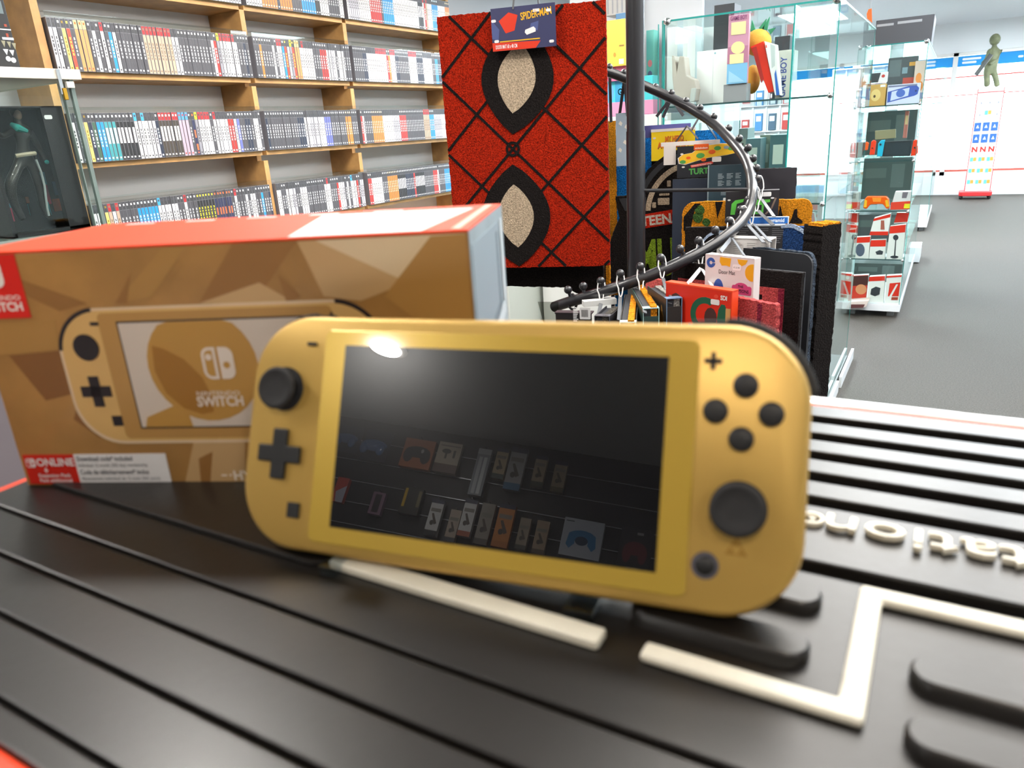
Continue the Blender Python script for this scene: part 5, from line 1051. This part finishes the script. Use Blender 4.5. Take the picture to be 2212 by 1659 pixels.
redbox('white box with a red top picturing a small black charger', [(1881, 519), (1914, 518), (1911, 560), (1877, 559)], .34, (('charger_picture', [(1891, 544), (1900, 540), (1908, 543), (1906, 550), (1894, 550)], PDK, .0016),))
redbox('white box with a red top picturing a pair of dark grips', [(1846, 513), (1880, 511), (1876, 559), (1840, 559)], .26, (('grip_picture', circ(1858, 540, 10, 14, ry=14), P('#50586a'), .0016),))
redbox('tall white box at the left edge of the fourth shelf, partly hidden', [(1831, 500), (1846, 498), (1840, 558), (1827, 558)], .12, (('stand_picture', [(1839, 508), (1841, 508), (1837, 550), (1835, 550)], P('#6c6c70'), .0016),), -.06)
redbox('white box with red ends standing on top of the charger box', [(1888, 472), (1924, 462), (1918, 508), (1878, 508)], .16, (('red_foot', [(1880, 500), (1919, 500), (1918, 508), (1878, 508)], PR, .0012), ('figure_picture', [(1903, 476), (1910, 476), (1911, 496), (1902, 496)], P('#a85a48'), .0015)), .0, .07)
redbox('red box standing behind the microphone stand box', [(1935, 464), (1962, 464), (1958, 486), (1928, 488)], .9, (), -.1)
redbox('red box standing behind the left tall box', [(1836, 465), (1848, 465), (1846, 500), (1833, 500)], .9, (), -.1)
redbox('dark red box with a round light picture on the bottom shelf', [(1838, 596), (1876, 594), (1870, 650), (1832, 650)], .04, (('dark_top', [(1838, 597), (1876, 595), (1874, 616), (1836, 618)], P('#4a2420'), .0014), ('red_front', [(1836, 618), (1874, 616), (1870, 650), (1832, 650)], P('#c2301c'), .0014), ('round_picture', circ(1860, 625, 12, 14, ry=11), P('#d08a60'), .002)))
redbox('white box with a red top picturing a folded black device on the bottom shelf', [(1878, 598), (1912, 596), (1908, 656), (1872, 655)], .17, (('device_picture', [(1882, 624), (1892, 619), (1902, 622), (1900, 636), (1890, 640), (1880, 636)], PDK, .0016),))
redbox('white and red box with a slanted white stripe, right end of bottom shelf', [(1915, 596), (1948, 594), (1941, 662), (1910, 662)], .06, (('red_panel', [(1922, 612), (1945, 610), (1941, 640), (1918, 640)], PR, .0016), ('white_stripe', [(1936, 614), (1940, 614), (1926, 640), (1921, 640)], PWH, .002), ('mini_picture', [(1926, 642), (1940, 642), (1939, 648), (1925, 648)], P('#a03a24'), .0018)))
redbox('white and red box at the left end of the bottom shelf', [(1824, 594), (1838, 594), (1834, 655), (1818, 655)], .75, (('camera_picture', circ(1829, 603, 4, 10), PWH, .0018),), -.05)
shape('accessory_box', 'flat pale box lying in front on the bottom shelf', 'box', [(1838, 645), (1880, 642), (1874, 656), (1832, 658)], .10, P('#cfc4bc'), (('dark_print', [(1840, 650), (1872, 650), (1868, 657), (1838, 658)], P('#5a3434'), .001),), .10, .001)
shape('accessory_box', 'flat red box lying at the very front of the bottom shelf', 'box', [(1846, 664), (1884, 665), (1883, 671), (1845, 670)], .08, PR, (), .12, .001) if False else None
# dark panel standing on top of the second cabinet
f = Fr((0, 5.3, 0), (1, 0, 0), (0, 0, 1)); Q_ = [f.uv(*p) for p in ((1893, 44), (2020, 30), (2012, 84), (1890, 96))]; zt2 = ZT + .0065
t = thing('dark_panel', 'large flat dark box lying on top of the second glass cabinet', 'box', f(-.33, zt2, 0))
MB(f).poly([(Q_[3][0], zt2), (Q_[2][0], zt2), (Q_[1][0], Q_[1][1]), (Q_[0][0], Q_[1][1])], -.3, 0).build('carton', P('#45454a', .4), t, bevel=.003)
m = MB(f); a, b_ = f.uv(1895, 47), f.uv(2014, 36); m.box(a[0], a[0] + .09, Q_[1][1] - .035, Q_[1][1] - .022, 0, .001).box(a[0] + .11, b_[0] - .05, Q_[1][1] - .032, Q_[1][1] - .018, 0, .001); m.build('pale_stripe', P('#a5a5a8'), t)
f = Fr((0, 5.25, 0), (1, 0, 0), (0, 0, 1)); a = f.uv(1880, 40)
t = thing('orange_tag', 'small orange tag hanging above the left edge of the second cabinet', 'tag', f(a[0], a[1] - .04, 0)); m = MB(f); q_ = [f.uv(*p) for p in ((1872, 30), (1876, 20), (1883, 18), (1884, 50), (1880, 46), (1873, 40))]; m.poly(q_, -.004, 0).build('tag', P('#ee6a14'), t)
m = MB(f); a = f.uv(1880, 20); m.tube([(a[0], a[1], -.002), (a[0] + .01, CEIL - .001, -.002)], .0012, 0, 6).build('string', P('#b8b8b8'), t)

# ------------------------------------------------------------------ gift card stand with a painted figurine
Y2 = 12.1; f = Fr((0, Y2, 0), (1, 0, 0), (0, 0, 1))
TL, TRr, BL, BR = f.uv(2115, 200), f.uv(2168, 190), f.uv(2082, 412), f.uv(2140, 405); u0 = (TL[0] + BL[0]) / 2; u1 = (TRr[0] + BR[0]) / 2; v1 = (TL[1] + TRr[1]) / 2 + .03; v0 = -H + .10
t = thing('card_stand', 'white gift card stand with red frame near the shop window', 'display stand', f((u0 + u1) / 2, -H, -.12), None)
MB(f).box(u0, u1, v0, v1, -.10, 0).build('panel', P('#eef0f4'), t); m = MB(f)
for a, b_ in ((u0 - .008, u0), (u1, u1 + .008)): m.box(a, b_, v0, v1, -.10, .004)
m.box(u0, u1, v1 - .055, v1 - .045, 0, .003); m.build('red_frame', P('#d8362c'), t)
m = MB(Fr((0, 0, -H))); m.poly(rr(u0 - .07, u1 + .03, Y2 - .16, Y2 + .16, .06), .045, .1); m.build('red_base', P('#c8282c'), t, bevel=.008)
for a in (u0 - .04, u1): 
    for b_ in (-.1, .1): m = MB(); m.ball((a, Y2 + b_, -H + .025), .025, 0, 10); m.build('castor', BLK, t, smooth=True)
colr = {'p': ('#e6e8ee', '#8a8e98'), 'm': ('#e8ecec', '#5fc0b4'), 'b': ('#2c5fae', '#e6edf8'), 'n': ('#f0ecea', '#d42a1c')}
cw = (u1 - u0) / 3; ch = (v1 - .13 - v0) / 8
desc = {'p': 'white gift card with a small grey emblem', 'm': 'white gift card with a teal and orange top', 'b': 'blue gift card with a white emblem', 'n': 'white gift card with a red letter N'}
rows_ = ['ppp', 'pmp', 'bbb', 'bbb', 'nnn', 'mmm', 'mmm', 'mmm']
for r_, s_ in enumerate(rows_):
    for c in range(3):
        k = s_[c]; x0 = u0 + cw * (c + .5); y0 = v1 - .11 - ch * (r_ + .5); bgc, fc = colr[k]; m = MB(f); hw, hh_ = cw * .38, ch * .36
        m.box(x0 - hw, x0 + hw, y0 - hh_, y0 + hh_, .004, .008, 0)
        if k == 'p': m.poly([(x0, y0 - hh_ * .3), (x0 + hw * .5, y0), (x0, y0 + hh_ * .4)], .008, .009, 1)
        if k == 'm': m.box(x0 - hw, x0, y0, y0 + hh_, .008, .009, 1).box(x0, x0 + hw, y0 + .1 * hh_, y0 + hh_, .008, .009, 2)
        if k == 'b': m.poly([(x0 - hw * .5, y0 - hh_ * .3), (x0 + hw * .5, y0 - hh_ * .3), (x0, y0 + hh_ * .5)], .008, .009, 1)
        if k == 'n': m.text('N', x0, y0 - hh_ * .45, hh_ * 1.7, .009, 1, 'c', bold=.05)
        o = m.build('gift_card', [P(bgc), P(fc), P('#f09a40')]); tag(o, '%s, %s column, %s row down' % (desc[k], ['left', 'middle', 'right'][c], ordinal(r_ + 1)), 'gift card', 'gift cards on the white stand')
f = Fr((0, Y2 - .05, 0), (1, 0, 0), (0, 0, 1)); zt3 = v1
def fk(x, y, dw, r): return ((*f(*f.uv(x, y), dw),), r)
feet = f.uv(2138, 184)[1]; dzf = zt3 - feet + .012
J = [fk(2140, 138, 0, .065), fk(2144, 122, 0, .075), fk(2147, 104, 0, .085), fk(2149, 93, 0, .04), fk(2150, 81, 0, .05), fk(2139, 104, .03, .05), fk(2132, 122, .12, .035), fk(2121, 131, .18, .025), fk(2158, 104, -.04, .05), fk(2152, 122, .02, .035), fk(2138, 131, .12, .025),
     fk(2132, 150, .03, .05), fk(2133, 165, .03, .045), fk(2133, 180, .0, .045), fk(2148, 148, -.02, .05), fk(2153, 163, -.02, .045), fk(2156, 180, -.04, .045)]
J = [((p[0], p[1], p[2] + dzf), r * .8) for p, r in J]; J[4] = (J[4][0], .03); J[3] = (J[3][0], .026)
fg2 = figure('figurine', 'olive painted standing figurine on top of the gift card stand', 'figurine', J, [(0, 1), (1, 2), (2, 3), (3, 4), (2, 5), (5, 6), (6, 7), (2, 8), (8, 9), (9, 10), (0, 11), (11, 12), (12, 13), (0, 14), (14, 15), (15, 16)], mat('olive paint', '#75795a', .6, noise=(20, .2)))
m = MB(); hd = J[4][0]; m.ball((hd[0], hd[1], hd[2] + .02), .062, 0, 14, True, (1, 1.1, 1.15)); ho = m.build('head', mat('olive paint', '#75795a'), fg2, smooth=True)
m = MB(); a, b_ = Vector(J[8][0]), Vector(J[7][0]); m.tube([b_ + Vector((-.05, -.03, -.13)), b_ + Vector((.09, -.02, .1))], .026, 0, 8, world=True); m.build('held_prop', P('#4a4d4c'), fg2)
fg2.location.z = zt3 + H + .004

# ------------------------------------------------------------------ shelving and stock beyond the first cabinet
def gondola(label, x0, x1, Y_, z0, z1, cols, rows, seed, name='wall_rack', mt='#f1f3f5'):
    f = Fr((0, Y_, 0), (1, 0, 0), (0, 0, 1)); t = thing(name, label, 'rack', f((x0 + x1) / 2, -H, -.05)); r_ = random.Random(seed)
    MB(f).box(x0, x1, -H, z1, -.05, -.03).build('panel', P(mt), t)
    for k in range(cols + 1): u = x0 + (x1 - x0) * k / cols; MB(f).box(u - .008, u + .008, -H, z1, -.03, 0).build('upright', P('#e8eaee'), t)
    for k in range(rows + 1): v = z0 + (z1 - z0) * k / rows; MB(f).box(x0, x1, v - .012, v, -.03, .02).build('rail', P('#eef0f2') if k % 2 else P('#f2f2f4'), t)
    for c in range(cols):
        for k in range(rows):
            if r_.random() < .25: continue
            u = x0 + (x1 - x0) * (c + .5) / cols; v = z0 + (z1 - z0) * k / rows; hw = (x1 - x0) / cols * .26; hh2 = (z1 - z0) / rows * r_.uniform(.45, .7); cc = r_.choice(['#b8403c', '#4f86b8', '#7fb4cc', '#4c6074', '#a86a60', '#c8ccd4', '#6a5058', '#d0605a'])
            m = MB(f); m.box(u - hw, u + hw, v + .004, v + hh2, -.02, .03, 0).box(u - hw * .7, u + hw * .7, v + hh2 * .55, v + hh2 * .85, .03, .032, 1)
            cn = {'#b8403c': 'red', '#4f86b8': 'blue', '#7fb4cc': 'pale blue', '#4c6074': 'slate', '#a86a60': 'brownish', '#c8ccd4': 'light grey', '#6a5058': 'dull brown', '#d0605a': 'coral'}[cc]
            tag(m.build('hanging_pack', [P(cc), P('#e6e8ec')]), '%s pack, %s across, %s up, %s' % (cn, ordinal(c + 1), ordinal(k + 1), 'far wall rack' if seed == 4 else 'wall rack behind spiral rack'), 'package', 'packs on the ' + label.split(' with')[0])
    return t
gondola('white wall rack nearest the shop window with small hanging packs', -1.30, -.60, 9.9, -.95, .45, 5, 6, 4)
gondola('second white rack with larger packs behind the spiral rack', -1.95, -1.42, 8.2, -.9, .35, 4, 5, 9)
# stock glimpsed between the red mat and the pole
f = Fr((0, 3.15, 0), (1, 0, 0), (0, 0, 1))
px_carton('toy_box', 'yellow box with a small barcode seen left of the rack pole', 'box', 3.10, (1304, 46), (1351, 141), .08, '#e0b848', (('r', (.7, .04, .92, .15), '#ece6da'), ('e', (.5, .25, .06, .05), '#d08a2c'), ('r', (.72, .42, .95, .45), '#8c7030')))
px_carton('toy_box', 'blue box behind the yellow box, left of the rack pole', 'box', 3.2, (1330, 30), (1364, 145), .08, '#3c6ea0', (('r', (.0, .0, 1, .35), '#5c98c4'),))
px_carton('toy_box', 'pink box under the yellow box', 'box', 3.12, (1308, 143), (1360, 172), .08, '#c8648c', (('r', (.1, .3, .7, .6), '#e8c0d0'),))
px_carton('toy_box', 'turquoise box below the spiral arm, left of the rack pole', 'box', 3.14, (1306, 172), (1410, 223), .08, '#3cb4bc', (('e', (.1, .5, .1, .35), '#5a9cc8'), ('r', (.22, .05, .5, .95), '#2c8cb4'), ('t', ('Gift', .38, .4, .035, .2), '#d8eef4')))
px_carton('toy_box', 'long dusty pink box under the turquoise box', 'box', 3.13, (1306, 223), (1411, 252), .08, '#c080a0', (('r', (.02, .05, .98, .2), '#a86a8c'),))
px_carton('toy_box', 'tall sea green box right of the rack pole', 'box', 3.30, (1396, 66), (1412, 222), .06, '#5aa89c', (('e', (.5, .55, .3, .05), '#c07878'), ('e', (.5, .4, .3, .05), '#4a5a78')))
px_carton('small_box', 'grey ribbed box at the top left of the rack pole', 'box', 3.3, (1306, -30), (1358, 28), .1, '#a8a6a2', tuple(('r', (.1 + .2 * k, .05, .16 + .2 * k, .95), '#8a8c90') for k in range(4)))
m = MB(); m.box(-1.55, -.99, 3.16, 3.6, -H, -.0); 
t = thing('low_shelf_unit', 'pale shelf unit standing behind the mats and carrying the boxed toys', 'shelf unit', (-1.27, 3.4, -H)); z_ = Fr((0, 3.13, 0), (1, 0, 0), (0, 0, 1)).uv(1330, 252)[1]
MB().box(-1.60, -.985, 3.02, 3.45, -H, z_ - .001).build('cabinet', P('#d5d6d4', .6), t, bevel=.003); MB().box(-1.60, -.985, 3.42, 3.45, z_, .75).build('back_board', P('#b9bcc0', .6), t)

# ------------------------------------------------------------------ accessory wall behind the camera (seen in the console screen)
YWL = -2.6
def refl(px, py, Y_=YWL):
    d = ray(px, py); p = d * (CO.dot(CN) / d.dot(CN)); n_ = CN.normalized(); r_ = d - 2 * d.dot(n_) * n_; return p + r_ * ((Y_ - p.y) / r_.y)
WFR = Fr((0, YWL, 0), (-1, 0, 0), (0, 0, 1))
def ruv(x, y): p = refl(x, y); return (-p.x, p.z)
t = thing('slat_panel', 'dark slatted display panel on the wall behind the counter', 'slat panel', (-.6, -2.7, -H))
top = refl(1000, 915).z
MB().box(-2.6, 1.6, YB + .001, YWL - .05, -H, top).build('board', P('#101216', .55), t)
m = MB()
for k in range(14):
    z = top - .06 - k * .1
    m.box(-2.6, 1.6, YWL - .05, YWL - .044, z - .084, z, 0)
m.build('slat', P('#15171c', .5), t)
m = MB()
for k in range(8): m.box(-2.6, 1.6, YWL - .049, YWL - .043, top - .06 - k * .1 - .088, top - .06 - k * .1 - .085, 0)
m.build('slat_trim', mat('grey metal trim', '#b8bbc2', .3, metal=.4), t)
def pack(label, a, b_, c, deco=(), d=.03, name='blister_pack', peg=True):
    ym, xm = (a[1] + b_[1]) / 2, (a[0] + b_[0]) / 2; u0, u1 = sorted((ruv(a[0], ym)[0], ruv(b_[0], ym)[0])); v0, v1 = sorted((ruv(xm, a[1])[1], ruv(xm, b_[1])[1]))
    t = carton(name, label, 'packaged accessory', WFR, u0, u1, v0, v1, d, c, deco, 'packaged accessories on the slatted panel')
    if peg: m = MB(WFR); m.tube([((u0 + u1) / 2, v1 + .006, -.045), ((u0 + u1) / 2, v1 + .006, .012)], .002, 0, 6); m.build('peg_hook', CHROME, t)
    return t
cab = (('r', (.1, .66, .9, .76), '#8f887e'), ('p', ((.2, .35), (.6, .62), (.75, .6), (.4, .3)), '#57483c'), ('e', (.6, .35, .16, .07), '#4a4038'))
pack('orange card pack with a black gamepad, left of the gadget packs', (868, 948), (936, 1012), '#b8652c', (('e', (.5, .55, .42, .2), '#15151a'), ('e', (.22, .42, .16, .25), '#15151a'), ('e', (.78, .42, .16, .25), '#15151a'), ('e', (.35, .6, .05, .07), '#b8b8b8')), name='gamepad_pack')
pack('cream pack with a brown base showing a car mount', (941, 955), (993, 1022), '#c9bda8', (('r', (0, 0, 1, .28), '#6b5048'), ('e', (.6, .7, .2, .08), '#55504c'), ('r', (.55, .45, .64, .7), '#55504c'), ('r', (.2, .5, .3, .75), '#55504c'), ('r', (.05, .86, .9, .9), '#8d8478')))
pack('tall grey pack with two silver sticks', (1022, 968), (1052, 1072), '#8d9299', (('r', (.2, .04, .44, .82), '#d5d9de'), ('r', (.56, .04, .8, .82), '#c2c7cd'), ('r', (.0, .88, 1, 1), '#b4bac0')))
for k, (a, b_, c, tp, nm) in enumerate((((1068, 968), (1094, 1035), '#c2ad86', '#3c4c48', 'tan cable pack with a green foot'), ((1096, 966), (1132, 1060), '#aeb0b2', '#2c6c98', 'silver cable pack with a blue foot'), ((1152, 984), (1178, 1052), '#b0a084', '#4c5040', 'beige adapter pack in the upper row'), ((1194, 996), (1222, 1064), '#a3967c', '#6c6048', 'dull beige pack at the right of the upper row'))):
    pack(nm, a, b_, c, cab + (('r', (0, 0, 1, .16), tp), ('r', (.0, .88, 1, 1), '#2c3050')), name='cable_pack')
for a, b_, c, ft, nm in (((924, 1078), (952, 1158), '#d6d6d6', '#20242c', 'white cable pack, leftmost in the lower row'), ((966, 1100), (990, 1172), '#b8a898', '#3c3c44', 'greyish cable pack half hidden in the lower row'), ((996, 1078), (1024, 1160), '#dedede', '#b0542c', 'white cable pack with an orange foot in the lower row'), ((1032, 1086), (1062, 1178), '#9c948a', '#5c5450', 'grey brown cable pack in the lower row'), ((1070, 1088), (1106, 1184), '#d8852c', '#c07020', 'bright orange cable pack in the lower row'), ((1118, 1118), (1142, 1188), '#a89a86', '#545048', 'beige pack right of the orange one'), ((1154, 1124), (1182, 1198), '#b09a80', '#6c5848', 'tan pack beside the blue gamepad box')):
    pack(nm, a, b_, c, cab + (('r', (0, 0, 1, .14), ft), ('r', (.0, .9, 1, 1), '#23264a' if c[1] == 'd' else c)), name='cable_pack')
pack('white box picturing a light blue gamepad', (1212, 1122), (1302, 1206), '#b9bfca', (('e', (.5, .55, .33, .16), '#2c7cb4'), ('p', ((.17, .6), (.3, .68), (.34, .34), (.22, .2), (.13, .3)), '#2c7cb4'), ('p', ((.83, .6), (.7, .68), (.66, .34), (.78, .2), (.87, .3)), '#2c7cb4'), ('e', (.5, .43, .16, .12), '#1c3c5c'), ('r', (.75, .9, .95, .93), '#50545c')), .06, 'gamepad_box')
pack('dark box picturing a dark red gamepad at the lower right', (1336, 1140), (1408, 1236), '#1d1d24', (('e', (.5, .52, .34, .16), '#7a1c20'), ('e', (.26, .4, .14, .22), '#7a1c20'), ('e', (.74, .4, .14, .22), '#7a1c20'), ('r', (.3, .84, .5, .9), '#a8a8a8'), ('r', (.3, .05, .7, .09), '#8c8c8c')), .05, 'gamepad_box')
pack('black pack with a yellow side stripe', (866, 1052), (910, 1112), '#26241f', (('r', (.78, .25, .92, .95), '#d8b01c'), ('r', (.05, .3, .2, .9), '#8c8258')), name='gadget_pack')
pack('slim pink and black pack', (800, 1062), (828, 1112), '#8c6c84', (('r', (.25, .1, .75, .9), '#241820'),), name='gadget_pack')
pack('red and white pack at the far left of the lower row', (722, 1030), (748, 1085), '#c8402c', (('p', ((0, 0), (0, .7), (.8, .4), (.6, 0)), '#b8b8c8'),), name='gadget_pack')
BLIS = mat('clear blue plastic', '#2c64a0', .08, coat=1); 
for k, (a, b_) in enumerate((((737, 930), (772, 975)), ((790, 945), (835, 990)))):
    (xa, ya), (xb, yb) = ruv(*a), ruv(*b_); c = WFR((xa + xb) / 2, (ya + yb) / 2, .03); t = thing('gamepad_pack', ['leftmost clear blue gamepad blister', 'second clear blue gamepad blister'][k], 'packaged accessory', c, 'packaged accessories on the slatted panel')
    hw = abs(xa - xb) / 2; m = MB(); m.ball(c, hw, 0, 16, True, (1, .3, .45)); m.ball(c + Vector((hw * .6, .01, -.02)), hw * .4, 0, 12, True, (.8, .5, 1.1)); m.ball(c + Vector((-hw * .6, .01, -.02)), hw * .4, 0, 12, True, (.8, .5, 1.1)); m.build('gamepad', BLIS, t, smooth=True)
    MB(WFR).box(-c.x - hw, -c.x + hw, c.z - hw, c.z + hw * 1.3, -.002, .0).build('backing_card', P('#1c2840'), t)
    MB(WFR).box(-c.x - .002, -c.x + .002, c.z + hw * 1.2, c.z + hw * 1.25, -.046, .0).build('peg_hook', CHROME, t)
